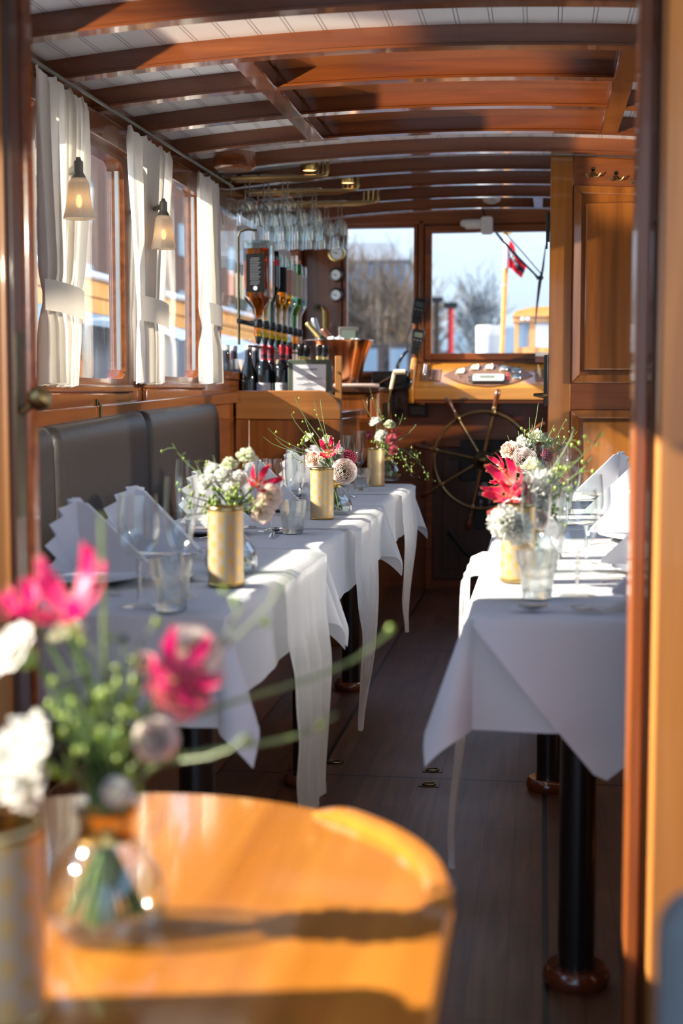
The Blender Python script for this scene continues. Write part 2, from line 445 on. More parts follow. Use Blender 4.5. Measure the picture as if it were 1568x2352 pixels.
def put(name, mb, mat, parent=None, loc=None, bevel=0.0, smooth=40, world=True):
    """link one mesh object. With a parent at a plain location the vertices may be given in world coordinates."""
    if parent is not None and world:
        L = parent.location; mb.v = [(v[0] - L.x, v[1] - L.y, v[2] - L.z) for v in mb.v]
    me = mb if isinstance(mb, bpy.types.Mesh) else mb.mesh(name, mat, smooth)
    o = bpy.data.objects.new(name, me); COL.objects.link(o)
    if parent is not None: o.parent = parent
    if loc is not None: o.location = loc
    if bevel:
        md = o.modifiers.new('bevel', 'BEVEL'); md.width = bevel; md.segments = 2; md.limit_method = 'ANGLE'; md.angle_limit = math.radians(40)
    return o
def tag(o, label=None, cat=None, group=None, kind=None):
    if label: o['label'] = label
    if cat: o['category'] = cat
    if group: o['group'] = group
    if kind: o['kind'] = kind
    return o
def thing(name, label, cat, loc=(0, 0, 0), group=None, rz=0.0):
    o = bpy.data.objects.new(name, None); COL.objects.link(o)
    o.location = loc; o.rotation_euler = (0, 0, rz); o.empty_display_size = 0.05
    return tag(o, label, cat, group)
def struct(name, mb, mat, parent=None, bevel=0.0, smooth=40):
    o = put(name, mb, mat, parent, bevel=bevel, smooth=smooth)
    if parent is None: o['kind'] = 'structure'
    return o
def dup(root, loc, label, group=None, rz=None, rot=None, scale=None):
    r = root.copy(); COL.objects.link(r); r.location = loc; r['label'] = label
    if group: r['group'] = group
    if rz is not None: r.rotation_euler = (0, 0, rz)
    if rot is not None: r.rotation_euler = rot
    if scale is not None: r.scale = (scale,) * 3
    for ch in list(root.children):
        c = ch.copy(); COL.objects.link(c); c.parent = r
        for g in list(ch.children):
            d = g.copy(); COL.objects.link(d); d.parent = c
    return r
# ------------------------------------------------------------------ the saloon of the boat
XL, XR, XC = -1.376, 0.74, -0.32
Y0, YF = -0.6, 8.28                     # aft end of the cockpit, windscreen bulkhead
def crown(Y): return 2.07 + 0.0135 * (Y - 4.0)
def under(X, Y): return crown(Y) - 0.055 * (X - XC) ** 2      # underside of the roof beams
BH = 0.058
struct('floor', MB().box(XL, XR, Y0, YF, -0.05, 0.0), 'floor_planks')
mb = MB()
mb.grid(lambda u, v: (XL - 0.05 + (XR - XL + 0.1) * u, Y0 + (8.6 - Y0) * v, under(XL - 0.05 + (XR - XL + 0.1) * u, Y0 + (8.6 - Y0) * v) + BH), 40, 20)
mb.grid(lambda u, v: (XL - 0.1 + (XR - XL + 0.2) * u, Y0 + (8.6 - Y0) * v, under(XL - 0.1 + (XR - XL + 0.2) * u, Y0 + (8.6 - Y0) * v) + BH + 0.05), 40, 20)
struct('ceiling', mb, 'ceiling_white')
# wooden hatch lining between the second and the fifth beam
HX0, HX1 = -0.83, 0.23
struct('trim_1', MB().grid(lambda u, v: (HX0 + (HX1 - HX0) * u, 3.93 + 1.35 * v, under(HX0 + (HX1 - HX0) * u, 3.93 + 1.35 * v) + BH - 0.006), 30, 8), 'wood_hatch')
BEAMS = [0.5, 1.1, 1.7, 2.6, 3.02, 3.47, 3.92, 4.33, 4.79, 5.28, 5.76, 6.25, 6.72, 7.2, 7.67]
prof = [(-.021, BH), (-.021, .010), (-.026, .007), (-.026, 0), (.026, 0), (.026, .007), (.021, .010), (.021, BH)]
tn = 2
for Yb in BEAMS:
    mb = MB(); n = 40; rows = []
    for i in range(n + 1):
        X = XL + (XR - XL) * i / n
        rows.append(len(mb.v))
        for (dy, dz) in prof: mb.v.append((X, Yb + dy, under(X, Yb) + dz))
    for i in range(n):
        for k in range(len(prof) - 1):
            mb.face([rows[i] + k, rows[i] + k + 1, rows[i + 1] + k + 1, rows[i + 1] + k])
    struct('trim_%d' % tn, mb, 'wood_beam', smooth=30); tn += 1
# short carlings along both sides of the hatch
for X in (HX0, HX1):
    for a, b in zip((3.92, 4.33, 4.79), (4.33, 4.79, 5.28)):
        z = under(X, a)
        struct('trim_%d' % tn, MB().box(X - .032, X + .032, a + .022, b - .022, z + 0.002, z + BH - .004), 'wood_beam', bevel=.005); tn += 1
# carling next to the brass lamp
z = under(-0.02, 7.4); struct('trim_%d' % tn, MB().box(-0.05, 0.0, 7.23, 7.65, z, z + BH - .004), 'wood_beam', bevel=.004); tn += 1

# --- port wall: sills, posts, header; glazed openings
WIN = [(0.85, 1.95, 1.13), (2.42, 3.58, 1.15), (3.76, 4.655, 1.15), (4.80, 5.685, 1.16), (6.02, 8.17, 1.2)]
ZT = 1.975
mb = MB()
mb.box(XL - .06, XL, Y0, YF, 0, 1.03)
ys = [Y0] + [v for w in WIN for v in w[:2]] + [YF]
for i in range(0, len(ys), 2): mb.box(XL - .06, XL, ys[i], ys[i + 1], 1.03, ZT)
for a, b, zs in WIN:
    if zs > 1.03: mb.box(XL - .06, XL, a, b, 1.03, zs)
mb.box(XL - .06, XL, Y0, YF, ZT, 2.13)
struct('wall_left', mb, 'wood_side')
mb = MB(); mb.box(XL, XL + .03, 2.26, 6.3, 1.925, 2.0); struct('trim_%d' % tn, mb, 'wood_side', bevel=.004); tn += 1
def rail(y0, y1, z0a, z0b, h, x1, mat, bev=.005):
    m = MB(); v = [(XL, y0, z0a), (x1, y0, z0a), (x1, y0, z0a + h), (XL, y0, z0a + h), (XL, y1, z0b), (x1, y1, z0b), (x1, y1, z0b + h), (XL, y1, z0b + h)]
    m.v = v
    for q in ((0, 1, 2, 3), (5, 4, 7, 6), (1, 5, 6, 2), (4, 0, 3, 7), (3, 2, 6, 7), (4, 5, 1, 0)): m.face(q)
    return m, mat, bev
for args in (rail(2.26, 6.28, 1.015, 1.10, .05, XL + .028, 'wood_side'),):
    struct('trim_%d' % tn, args[0], args[1], bevel=args[2]); tn += 1
# framed pocket boards under each window and the sash frames themselves
def window(num, y0, y1, z0, z1, with_board=True):
    m = MB()
    r = 0.06; t = 0.035; n = 6
    def ring(o, rr):
        pts = []
        for cx, cz, a0 in ((y1 - rr, z1 - rr, 0), (y0 + rr, z1 - rr, 90), (y0 + rr, z0 + rr, 180), (y1 - rr, z0 + rr, 270)):
            for k in range(n + 1):
                a = math.radians(a0 + 90 * k / n); pts.append((cx + (rr + o) * math.cos(a), cz + (rr + o) * math.sin(a)))
        return pts
    out = ring(t, r * .5); inn = ring(0, r)
    N = len(out)
    for X in (XL + .004, XL - .05):
        for p in out: m.v.append((X, p[0], p[1]))
        for p in inn: m.v.append((X, p[0], p[1]))
    for k in range(N):
        j = (k + 1) % N
        m.face([k, j, N + j, N + k]); m.face([N + k, N + j, 3 * N + j, 3 * N + k]); m.face([k, 2 * N + k, 2 * N + j, j])
    fr = struct('window_%d' % num, m, 'wood_side', smooth=30)
    gl = put('pane', MB().box(XL - .03, XL - .027, y0 - .005, y1 + .005, z0 - .005, z1 + .005), 'window_glass', fr)
    put('track', MB().box(XL - .02, XL - .008, y1 - .03, y1 - .016, z0 + .03, z1 - .03), 'rubber_grey', fr)
    if with_board:
        put('board', MB().box(XL, XL + .02, y0 - .01, y1 - .01, z0 - .115, z0 - .045), 'wood_side', fr, bevel=.006)
        put('sill', MB().box(XL, XL + .022, y0 - .04, y1 + .03, z0 - .045, z0 - .02), 'wood_side', fr, bevel=.006)
    return fr
window(1, 2.45, 3.56, 1.185, 1.90)
window(2, 3.79, 4.63, 1.19, 1.90)
window(3, 4.835, 5.665, 1.205, 1.955)
window(4, 6.06, 8.13, 1.24, 1.955, False)
# --- starboard wall with its own openings (mostly hidden behind the doorway)
WS = [(2.5, 3.5, 1.2), (3.75, 4.7, 1.2), (4.8, 5.6, 1.2), (6.1, 7.9, 1.25)]
mb = MB(); mb.box(XR, XR + .06, Y0, YF, 0, 1.2)
ys = [2.2] + [v for w in WS for v in w[:2]] + [YF]
for i in range(0, len(ys), 2): mb.box(XR, XR + .06, ys[i], ys[i + 1], 1.2, 1.9)
mb.box(XR, XR + .06, Y0, YF, 1.9, 2.13)
struct('wall_right', mb, 'wood_side')

# --- windscreen bulkhead
LP = (-1.125, -0.735, 1.27, 2.095); RP = (-0.632, 0.30, 1.372, 2.062)
mb = MB()
mb.box(XL, XR, YF, YF + .05, 0, 1.27)
mb.box(XL, LP[0], YF, YF + .05, 1.27, 2.2); mb.box(LP[1], RP[0], YF, YF + .05, 1.27, 2.2); mb.box(RP[1], XR, YF, YF + .05, 1.27, 2.2)
mb.box(RP[0], RP[1], YF, YF + .05, 1.27, RP[2]); mb.box(RP[0], RP[1], YF, YF + .05, RP[3], 2.2); mb.box(LP[0], LP[1], YF, YF + .05, LP[3], 2.2)
struct('wall_front', mb, 'wood_front')
def frame(num, x0, x1, z0, z1, t):
    m = MB()
    for b in ((x0 - t, x0, z0 - t, z1 + t), (x1, x1 + t, z0 - t, z1 + t), (x0, x1, z1, z1 + t), (x0, x1, z0 - t, z0)):
        m.box(b[0], b[1], YF - .018, YF + .02, b[2], b[3])
    fr = struct('window_%d' % num, m, 'wood_front', bevel=.004)
    put('pane', MB().box(x0, x1, YF + .022, YF + .025, z0, z1), 'window_glass', fr)
frame(5, LP[0], LP[1], LP[2], LP[3], 0.022)
frame(6, RP[0], RP[1], RP[2], RP[3], 0.04)
struct('trim_%d' % tn, MB().box(LP[1] + .03, RP[0] - .045, YF - .03, YF, 1.2, 2.13), 'wood_post', bevel=.005); tn += 1
struct('trim_%d' % tn, MB().box(XL, LP[0] - .03, YF - .035, YF, 1.18, 2.14), 'wood_post', bevel=.005); tn += 1
struct('trim_%d' % tn, MB().box(XL, XR, YF - .03, YF, 2.11, 2.2), 'wood_front', bevel=.004); tn += 1
struct('trim_%d' % tn, MB().box(LP[0] - .25, 0.05, YF - .05, YF, 1.235, 1.262), 'wood_front', bevel=.006); tn += 1
# lower bulkhead door behind the wheel
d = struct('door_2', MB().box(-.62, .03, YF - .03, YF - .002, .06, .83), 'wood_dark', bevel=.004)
put('door_frame', MB().box(-.66, -.62, YF - .035, YF - .002, .0, .87).box(-.62, .06, YF - .035, YF - .002, .83, .875), 'wood_front', d, bevel=.004)
put('panel', MB().box(-.56, -.46, YF - .036, YF - .03, .12, .76), 'wood_dark', d, bevel=.004)

# --- partition on the starboard side, with raised rails and coat-hook board
PY = 5.85
mb = MB()
poly = [(0.028, 0), (XR, 0)] + [(XR - (XR - .028) * k / 8, under(XR - (XR - .028) * k / 8, PY - .05) + .004) for k in range(9)]
mb.prism(poly, lambda x, z: (x, PY, z), lambda x, z: (x, PY + .05, z))
struct('wall_partition', mb, 'wood_panel')
def ztop(x): return under(x, PY)
mb = MB()
mb.prism([(.028, .0), (.118, .0), (.118, ztop(.118)), (.028, ztop(.028))], lambda x, z: (x, PY - .012, z), lambda x, z: (x, PY, z))
struct('trim_%d' % tn, mb, 'wood_gold', bevel=.003); tn += 1
mb = MB()
mb.prism([(.118, ztop(.118) - .115), (.6, ztop(.6) - .115), (.6, ztop(.6)), (.118, ztop(.118))], lambda x, z: (x, PY - .012, z), lambda x, z: (x, PY, z))
mb.box(.118, .6, PY - .012, PY, 1.075, 1.19)
struct('trim_%d' % tn, mb, 'wood_front', bevel=.003); tn += 1
mb = MB()
def molding(m, x0, x1, z0, z1, sl, w=.032, d=.03):
    for a in ((x0, z0, x0 + w, z0 + w, x0 + w, z1 - w, x0, z1),):
        m.prism([(a[0], a[1]), (a[2], a[3]), (a[4], a[5]), (a[6], a[7])], lambda x, z: (x, PY - d if x < x0 + w * .5 else PY - d * .5, z), lambda x, z: (x, PY, z))
    m.prism([(x0, z1), (x0 + w, z1 - w), (x1, z1 - w - sl), (x1, z1 - sl)], lambda x, z: (x, PY - d * .8, z), lambda x, z: (x, PY, z))
    m.prism([(x0, z0), (x1, z0), (x1, z0 + w), (x0 + w, z0 + w)], lambda x, z: (x, PY - d * .8, z), lambda x, z: (x, PY, z))
molding(mb, .122, .6, 1.185, ztop(.13) - .115, .022)
molding(mb, .122, .6, .45, 1.075, 0)
struct('trim_%d' % tn, mb, 'wood_panel', bevel=.003); tn += 1
mb = MB().box(.168, .6, PY - .018, PY - .004, 1.235, 1.9); struct('trim_%d' % tn, mb, 'wood_panel', bevel=.012); tn += 1
mb = MB().box(.168, .6, PY - .018, PY - .004, .5, 1.03); struct('trim_%d' % tn, mb, 'wood_gold', bevel=.012); tn += 1

# --- aft bulkhead with its doorway: posts left and right of the opening
AY = 2.2
mb = MB().box(-.828, -.80, AY - .03, AY + .01, 0, 2.12); struct('trim_%d' % tn, mb, 'wood_beam', bevel=.008); tn += 1
mb = MB().box(.137, .160, AY - .03, AY + .05, 0, 2.12); struct('trim_%d' % tn, mb, 'wood_jamb', bevel=.005); tn += 1
mb = MB().box(.163, XR, AY + .0, AY + .05, 0, 2.15).box(XL, -.83, AY, AY + .05, 0, 2.15).box(-.83, .14, AY, AY + .05, 1.93, 2.15)
struct('wall_aft', mb, 'wood_jamb')
# folded-back door leaves on the cockpit side
d = struct('door_3', MB().box(.168, .70, AY - .075, AY - .035, .02, 1.92), 'wood_leaf', bevel=.008)
put('bolt', MB().disc((.170, AY - .037, 1.4), .006, 'Y', 10, .006), 'bronze', d)
d = struct('door_1', MB().box(-1.36, -.813, AY - .10, AY - .045, .02, 1.92), 'wood_leaf', bevel=.008)
put('edge_strip', MB().box(-.8125, -.802, AY - .095, AY - .05, .02, 1.92), 'wood_dark', d, bevel=.002)
put('lock_plate', MB().box(-.8018, -.8003, AY - .093, AY - .052, .95, 1.24), 'bronze', d, bevel=.002)
put('knob', MB().lathe([(0, 0), (.006, 0), (.006, .018), (.014, .022), (.020, .032), (.019, .044), (.010, .052), (0, .053)], 18, (-.799, AY - .072, 1.115), Matrix.Rotation(math.radians(55), 3, 'Y')), 'brass_old', d)
# flush rings in the floor hatches
def ring_pull(k, px_, py_, lab):
    c = onz(px_, py_, 0.0)
    t = tag(bpy.data.objects.new('floor_ring', None), lab, 'floor ring', 'flush floor rings'); COL.objects.link(t); t.location = c
    put('plate', MB().box(c.x - .030, c.x + .030, c.y - .022, c.y + .022, .0004, .0022), 'bronze', t, bevel=.001)
    put('cup', MB().lathe([(0, .0024), (.016, .0024), (.016, .003), (0, .003)], 20, c), 'black', t)
    put('ring', MB().tube([(c.x + .019 * math.cos(2 * PI * j / 20), c.y + .015 * math.sin(2 * PI * j / 20), .0042) for j in range(21)], .0026, 6, cap=False), 'brass_old', t)
for k, (px_, py_, lab) in enumerate(((993, 1770, 'brass flush ring in the floor, just beyond the cross seam in the aisle'), (985, 1803, 'brass flush ring in the floor, just before the cross seam in the aisle'), (768, 1752, 'dull flush ring in the floor beyond the seam, under the port tables'), (728, 1823, 'dull flush ring in the floor before the seam, under the port tables'))):
    ring_pull(k, px_, py_, lab)

# ------------------------------------------------------------------ light
w = bpy.data.worlds.new('world'); SC.world = w; w.use_nodes = True
t = w.node_tree; t.nodes.clear()
tc = t.nodes.new('ShaderNodeTexCoord'); sp = t.nodes.new('ShaderNodeSeparateXYZ'); rp = t.nodes.new('ShaderNodeValToRGB')
bg = t.nodes.new('ShaderNodeBackground'); wo = t.nodes.new('ShaderNodeOutputWorld')
t.links.new(tc.outputs['Generated'], sp.inputs[0]); t.links.new(sp.outputs[2], rp.inputs[0])
e = rp.color_ramp.elements; e[0].position = 0.04; e[0].color = (0.70, 0.84, 1.0, 1)
e[1].position = 0.9; e[1].color = (0.26, 0.48, 0.95, 1)
k = e.new(0.25); k.color = (0.52, 0.72, 1.0, 1)
mr = t.nodes.new('ShaderNodeMapRange'); mr.inputs[1].default_value = 0.06; mr.inputs[2].default_value = 0.3; mr.inputs[3].default_value = 0.95; mr.inputs[4].default_value = 2.1
t.links.new(sp.outputs[2], mr.inputs[0])
t.links.new(rp.outputs[0], bg.inputs[0]); t.links.new(mr.outputs[0], bg.inputs[1]); t.links.new(bg.outputs[0], wo.inputs[0])
SUND = Vector((1.0, 0.22, -0.56)).normalized()
s = bpy.data.lights.new('sun', 'SUN'); s.energy = 15.0; s.angle = math.radians(0.6); s.color = (1.0, 0.90, 0.76)
so = bpy.data.objects.new('sun', s); COL.objects.link(so); so.rotation_euler = SUND.to_track_quat('-Z', 'Y').to_euler(); so.location = (-5, 2, 4)
# glint of the sun off the canal, thrown up through the port side into the hatch
g = bpy.data.lights.new('water_glint', 'SPOT'); g.energy = 3600; g.spot_size = math.radians(8.5); g.spot_blend = 0.2; g.shadow_soft_size = 0.05; g.color = (1.0, 0.82, 0.6)
go = bpy.data.objects.new('water_glint', g); COL.objects.link(go); go.location = (-4.4, -0.9, 0.27)
go.rotation_euler = (Vector((-.25, 4.75, 2.09)) - go.location).to_track_quat('-Z', 'Y').to_euler()
# daylight thrown up by the bright canal beside the port windows
a = bpy.data.lights.new('canal_bounce', 'AREA'); a.shape = 'RECTANGLE'; a.size = 1.6; a.size_y = 7.0; a.energy = 170; a.color = (1.0, 0.95, 0.88)
ao = bpy.data.objects.new('canal_bounce', a); COL.objects.link(ao); ao.location = (-3.0, 4.6, -0.3)
ao.rotation_euler = Vector((1.0, 0, 1.05)).to_track_quat('-Z', 'Y').to_euler()
# added low sun lamp, warm fill for the port side through the starboard windows
r2 = bpy.data.lights.new('starboard_fill', 'SUN'); r2.energy = 2.6; r2.angle = math.radians(1.5); r2.color = (1.0, 0.86, 0.66)
ro = bpy.data.objects.new('starboard_fill', r2); COL.objects.link(ro); ro.location = (5, 2, 3)
ro.rotation_euler = Vector((-1.0, 0.45, -0.24)).to_track_quat('-Z', 'Y').to_euler()
SC.view_settings.view_transform = 'Standard'; SC.view_settings.look = 'None'; SC.view_settings.exposure = 0.45
cy = SC.cycles
cy.max_bounces = 9; cy.diffuse_bounces = 3; cy.glossy_bounces = 3; cy.transmission_bounces = 6; cy.transparent_max_bounces = 32
cy.caustics_reflective = False; cy.caustics_refractive = False; cy.sample_clamp_indirect = 4.0; cy.sample_clamp_direct = 0
cy.use_denoising = True; cy.use_adaptive_sampling = True; cy.adaptive_threshold = 0.03; cy.time_limit = 1000
# ------------------------------------------------------------------ leather bench along the port side
b = thing('bench', 'long dark grey leather bench with wooden base under the port windows', 'bench', (-1.2, 4.0, 0))
put('seat_base', MB().box(-1.369, -.955, 2.28, 6.27, 0, .36), 'wood_barpanel', b, bevel=.005)
put('seat_cushion', MB().box(-1.369, -.95, 2.28, 6.27, .365, .46), 'leather', b, bevel=.03)
def back(y0, y1, za, zb):
    m = MB(); nv = 14
    def prof(k):
        a = k / nv
        if a < .45: return (-1.302 + .004 * math.sin(a / .45 * PI), a / .45 * .88)
        if a < .85:
            t = (a - .45) / .4 * PI / 2; return (-1.302 - .035 * (1 - math.cos(t)) , .88 + .12 * math.sin(t))
        t = (a - .85) / .15; return (-1.337 - .035 * t, 1.0 - .01 * t)
    def fn(u, v):
        x, z = prof(v * nv)
        e = min(u, 1 - u) * (y1 - y0)
        x = max(-1.371, x - .022 * max(0, 1 - e / .03) ** 2)
        zt = za + (zb - za) * u
        return (x, y0 + (y1 - y0) * u, .47 + (zt - .47) * z - .01 * max(0, 1 - e / .03) ** 2)
    m.grid(fn, 60, nv)
    b0 = len(m.v); m.v += [(-1.371, y0, .47), (-1.371, y0, za - .01), (-1.371, y1, .47), (-1.371, y1, zb - .01)]
    m.face([b0 + 0] + [k * 61 for k in range(nv + 1)]); m.face([b0 + 2] + [k * 61 + 60 for k in range(nv + 1)])
    return m
for y0, y1, za, zb in ((2.3, 3.73, 1.03, 1.055), (3.737, 4.655, 1.055, 1.084), (4.662, 5.74, 1.084, 1.103)):
    put('back_cushion', back(y0, y1, za, zb), 'leather', b)

# ------------------------------------------------------------------ tables, cloths and runners
TZ = 0.75
LT = [(-1.12, -.568, 2.48, 3.50), (-1.12, -.568, 3.62, 4.975), (-1.12, -.568, 5.07, 6.135)]
RT = [(-.115, .46, 2.53, 3.55), (-.115, .46, 3.64, 4.975), (-.115, .46, 5.08, 5.76)]
ORD = ['nearest the doorway', 'in the middle of its row', 'next to the bar']
ORDR = ['nearest the doorway', 'in the middle of its row', 'in front of the panelled partition']
POLE = {0: (-.672, 2.72), 1: (-.674, 4.044), 2: (-.717, 5.39), 3: (.080, 2.725), 4: (.035, 4.087), 5: (.03, 5.4)}
def make_table(i, rect, side, where):
    x0, x1, y0, y1 = rect; px, py = POLE[i]
    t = thing('dining_table', 'narrow dining table on one black post, %s row, %s' % (side, where), 'table', (px, py, 0), 'saloon dining tables')
    put('table_top', MB().box(x0 + .006, x1 - .006, y0 + .006, y1 - .006, TZ - .034, TZ - .004), 'wood_side', t, bevel=.004)
    put('post', MB().lathe([(.0355, .02), (.0355, TZ - .035)], 28, (px, py, 0)), 'table_pole', t)
    put('base_ring', MB().lathe([(.034, 0), (.06, 0), (.066, .012), (.064, .028), (.056, .036), (.036, .036)], 32, (px, py, 0)), 'wood_base', t)
    return t
def cloth_mesh(rect, sx0, sx1, sy0, sy1, seed, out=0.42, top=TZ, wav=.004, iny=(1, 1)):
    """cloth lying on rect and hanging over it by s..; every corner falls as an open cone"""
    x0, x1, y0, y1 = rect; rnd = random.Random(seed)
    ph = [rnd.uniform(0, 6.28) for _ in range(8)]
    def axis(a, b, s0, s1, n_in, n_out):
        v = [a - s0 + s0 * k / n_out for k in range(n_out)] + [a + (b - a) * k / n_in for k in range(n_in + 1)] + [b + s1 * (k + 1) / n_out for k in range(n_out)]
        return v
    NO = 14
    us = axis(x0, x1, sx0, sx1, 14, NO); vs = axis(y0, y1, sy0, sy1, 26, NO)
    rb = .014
    def hang(d):                       # distance past the edge -> (outward, down)
        q = rb * PI / 2
        if d < q: a = d / rb; return rb * math.sin(a), rb * (1 - math.cos(a))
        return rb, rb + d - q
    def f(u, v):
        dx = x0 - u if u < x0 else (u - x1 if u > x1 else 0); dy = y0 - v if v < y0 else (v - y1 if v > y1 else 0)
        cx = min(max(u, x0), x1); cyy = min(max(v, y0), y1)
        gx = -1 if u < x0 else 1; gy = -1 if v < y0 else 1
        if dx <= 0 and dy <= 0: return (u, v, top + .0012 * math.sin(u * 9 + ph[0]) * math.sin(v * 7 + ph[1]))
        if dx > 0 and dy > 0:
            r = math.hypot(dx, dy); th = math.atan2(dy, dx)      # 0 = along x face, pi/2 = along y face
            o, dn = hang(r)
            # open cone: direction leaves the vertical, swings outward and comes back
            w_ = math.sin(2 * th)                                # 0..1..0
            lean = out * w_ ** 1.1
            spread = .34 * math.sin(4 * th)                      # which face of the cone
            ox = gx * (math.cos(PI / 4) * lean + math.cos(3 * PI / 4) * -spread * .42)
            oy = gy * (math.sin(PI / 4) * lean + math.sin(3 * PI / 4) * -spread * .42)
            oy *= iny[0] if v < y0 else iny[1]
            L = math.sqrt(1 + ox * ox + oy * oy)
            return (cx + gx * rb * min(1, o / rb) * math.cos(th) + dn * ox / L, cyy + gy * rb * min(1, o / rb) * math.sin(th) + dn * oy / L, top - dn / L)
        d = max(dx, dy); o, dn = hang(d)
        if dx > 0:
            e = min(v - y0, y1 - v); k = min(1, max(0, e) / .12)
            o += wav * k * (dn / .2) * (1 + math.sin(v * 17 + ph[2]) + .5 * math.sin(v * 41 + ph[3]))
            return (cx + gx * o, v, top - dn)
        e = min(u - x0, x1 - u); k = min(1, max(0, e) / .12)
        o += wav * k * (dn / .2) * (1 + math.sin(u * 15 + ph[4]) + .5 * math.sin(u * 37 + ph[5]))
        return (u, cyy + gy * o, top - dn)
    m = MB(); nu = len(us)
    for v in vs:
        for u in us: m.v.append(f(u, v))
    for j in range(len(vs) - 1):
        for i in range(nu - 1): m.face([j * nu + i, j * nu + i + 1, (j + 1) * nu + i + 1, (j + 1) * nu + i])
    return m
def runner(rect, side, yc, wtop, length, seed, ytip, wtip=.02, top=TZ):
    """sheer strip laid across the table, its end trailing down the aisle side to a ragged point"""
    x0, x1, y0, y1 = rect; rnd = random.Random(seed); p = [rnd.uniform(0, 6.28) for _ in range(6)]
    g = 1 if side == 'port' else -1
    xe = x1 if g > 0 else x0; xi = xe - g * .30
    n_in, n_out, nw = 6, 40, 16
    m = MB()
    for j in range(n_in + n_out + 1):
        if j <= n_in: q = 0; d = 0; X = xi + (xe - xi) * j / n_in; Z = top + .005
        else:
            q = (j - n_in) / n_out; d = q * length
            X = xe + g * (.044 + .006 * math.sin(q * 9 + p[0]) + .015 * q); Z = top + .005 - max(0, d - .02)
            if d < .03: X = xe + g * .044 * d / .03
        lo = yc - wtop / 2; hi = yc + wtop / 2
        t = q ** .85
        a = lo + (ytip - lo) * t * .97 + .012 * math.sin(q * 22 + p[1]) * min(1, q * 4)
        bb = hi + (ytip + wtip - hi) * (q ** 1.3) + .012 * math.sin(q * 17 + p[2]) * min(1, q * 4)
        for i in range(nw + 1):
            s = i / nw; Y = a + (bb - a) * s
            m.v.append((X + g * (.010 * math.sin(s * 19 + p[3] + q * 2) * min(1, q * 3)) * (1 - .3 * q), Y, Z))
    for j in range(n_in + n_out):
        for i in range(nw): m.face([j * (nw + 1) + i, j * (nw + 1) + i + 1, (j + 1) * (nw + 1) + i + 1, (j + 1) * (nw + 1) + i])
    return m
for i, (rect, side, where) in enumerate([(LT[k], 'port', ORD[k]) for k in range(3)] + [(RT[k], 'starboard', ORDR[k]) for k in range(3)]):
    make_table(i, rect, side, where)
    f0 = .215 if i in (0, 3) else .2
    c = put('tablecloth', cloth_mesh(rect, .09 if side == 'port' else .19, .19 if side == 'port' else .05, f0, .2, 10 + i, iny=(1 if i in (0, 3) else .35, 1 if i == 2 else .35)), 'linen', smooth=50)
    tag(c, 'white linen tablecloth with hanging corner folds, %s row, table %s' % (side, where), 'tablecloth', 'white tablecloths')
    if i == 3:      # second layer of cloth folded over the front edge
        tri = [(-.113, 0.0), (.45, 0.0), (.38, -.07), (.113, -.275)]
        m = MB()
        def tf(u, v):
            xa = -.113 + (.45 + .113) * u
            dep = .275 * (1 - abs(xa - .113) / (.226 if xa < .113 else .337)) ** 1.0
            return (xa, 2.53 - .02 - .012 * math.sin(u * 9) * v - .045 * v, TZ + .001 - .006 - (dep * v if dep > 0 else 0) - 0.006 * v)
        m.grid(tf, 24, 10)
        put('folded_corner', m, 'linen', c)
for i, (rect, side, yc, wt, ln, ytip, wtip, txt) in enumerate([
        (LT[0], 'port', 3.18, .60, .60, 3.05, .36, 'sheer white gauze runner trailing to a broad tail, port table nearest the doorway'),
        (LT[1], 'port', 4.40, .72, .62, 4.09, .02, 'sheer white gauze runner with a long pointed tail, middle port table'),
        (LT[2], 'port', 5.76, .62, .56, 5.46, .03, 'short sheer gauze runner hanging from the port table next to the bar'),
        (RT[0], 'starboard', 3.27, .46, .63, 2.92, .015, 'thin twisted gauze runner trailing to the floor, starboard table nearest the doorway')]):
    r = put('table_runner', runner(rect, side, yc, wt, ln, 40 + i, ytip, wtip), 'gauze', smooth=60)
    tag(r, txt, 'table runner', 'gauze runners')

# ------------------------------------------------------------------ table glass
def mk_wine():
    t = thing('wine_glass', '', 'wine glass')
    put('foot', MB().lathe([(0, 0), (.036, 0), (.0365, .0015), (.02, .0045), (.007, .009), (.0045, .014)], 28), 'glass', t)
    put('stem', MB().lathe([(.0045, .014), (.0038, .03), (.0036, .07), (.0045, .083), (.007, .089)], 14), 'glass_cut', t)
    put('bowl', MB().lathe([(.007, .089), (.02, .096), (.032, .112), (.0385, .136), (.0392, .15), (.037, .178), (.0335, .207), (.0326, .207), (.036, .178), (.038, .15), (.0372, .136), (.031, .114), (.019, .0985), (0, .094)], 32), 'glass', t)
    return t
def mk_flute():
    t = thing('champagne_flute', '', 'champagne flute')
    put('foot', MB().lathe([(0, 0), (.0325, 0), (.033, .0015), (.018, .0045), (.007, .009), (.0045, .014)], 26), 'glass', t)
    put('stem', MB().lathe([(.0045, .014), (.0038, .03), (.0036, .06), (.0045, .078), (.007, .085)], 14), 'glass_cut', t)
    put('bowl', MB().lathe([(.007, .085), (.015, .093), (.024, .112), (.0295, .14), (.0308, .17), (.0295, .205), (.0272, .232), (.0264, .232), (.0285, .205), (.0298, .17), (.0284, .14), (.023, .114), (.014, .096), (0, .091)], 30), 'glass', t)
    return t
def mk_tumbler():
    t = thing('tumbler', '', 'water tumbler')
    fac = lambda a, z: (1 - .055 * abs(math.sin(5 * a))) if z < .062 else 1
    put('wall', MB().lathe([(.028, .0), (.0295, .004), (.0315, .025), (.034, .048), (.0355, .06), (.0368, .064), (.0405, .092), (.039, .092), (.0345, .06), (.030, .02), (.0285, .014)], 60, mod=fac), 'glass_cut', t, smooth=25)
    put('thick_base', MB().lathe([(0, 0), (.028, 0), (.0285, .014), (0, .0135)], 40), 'glass_cut', t)
    return t
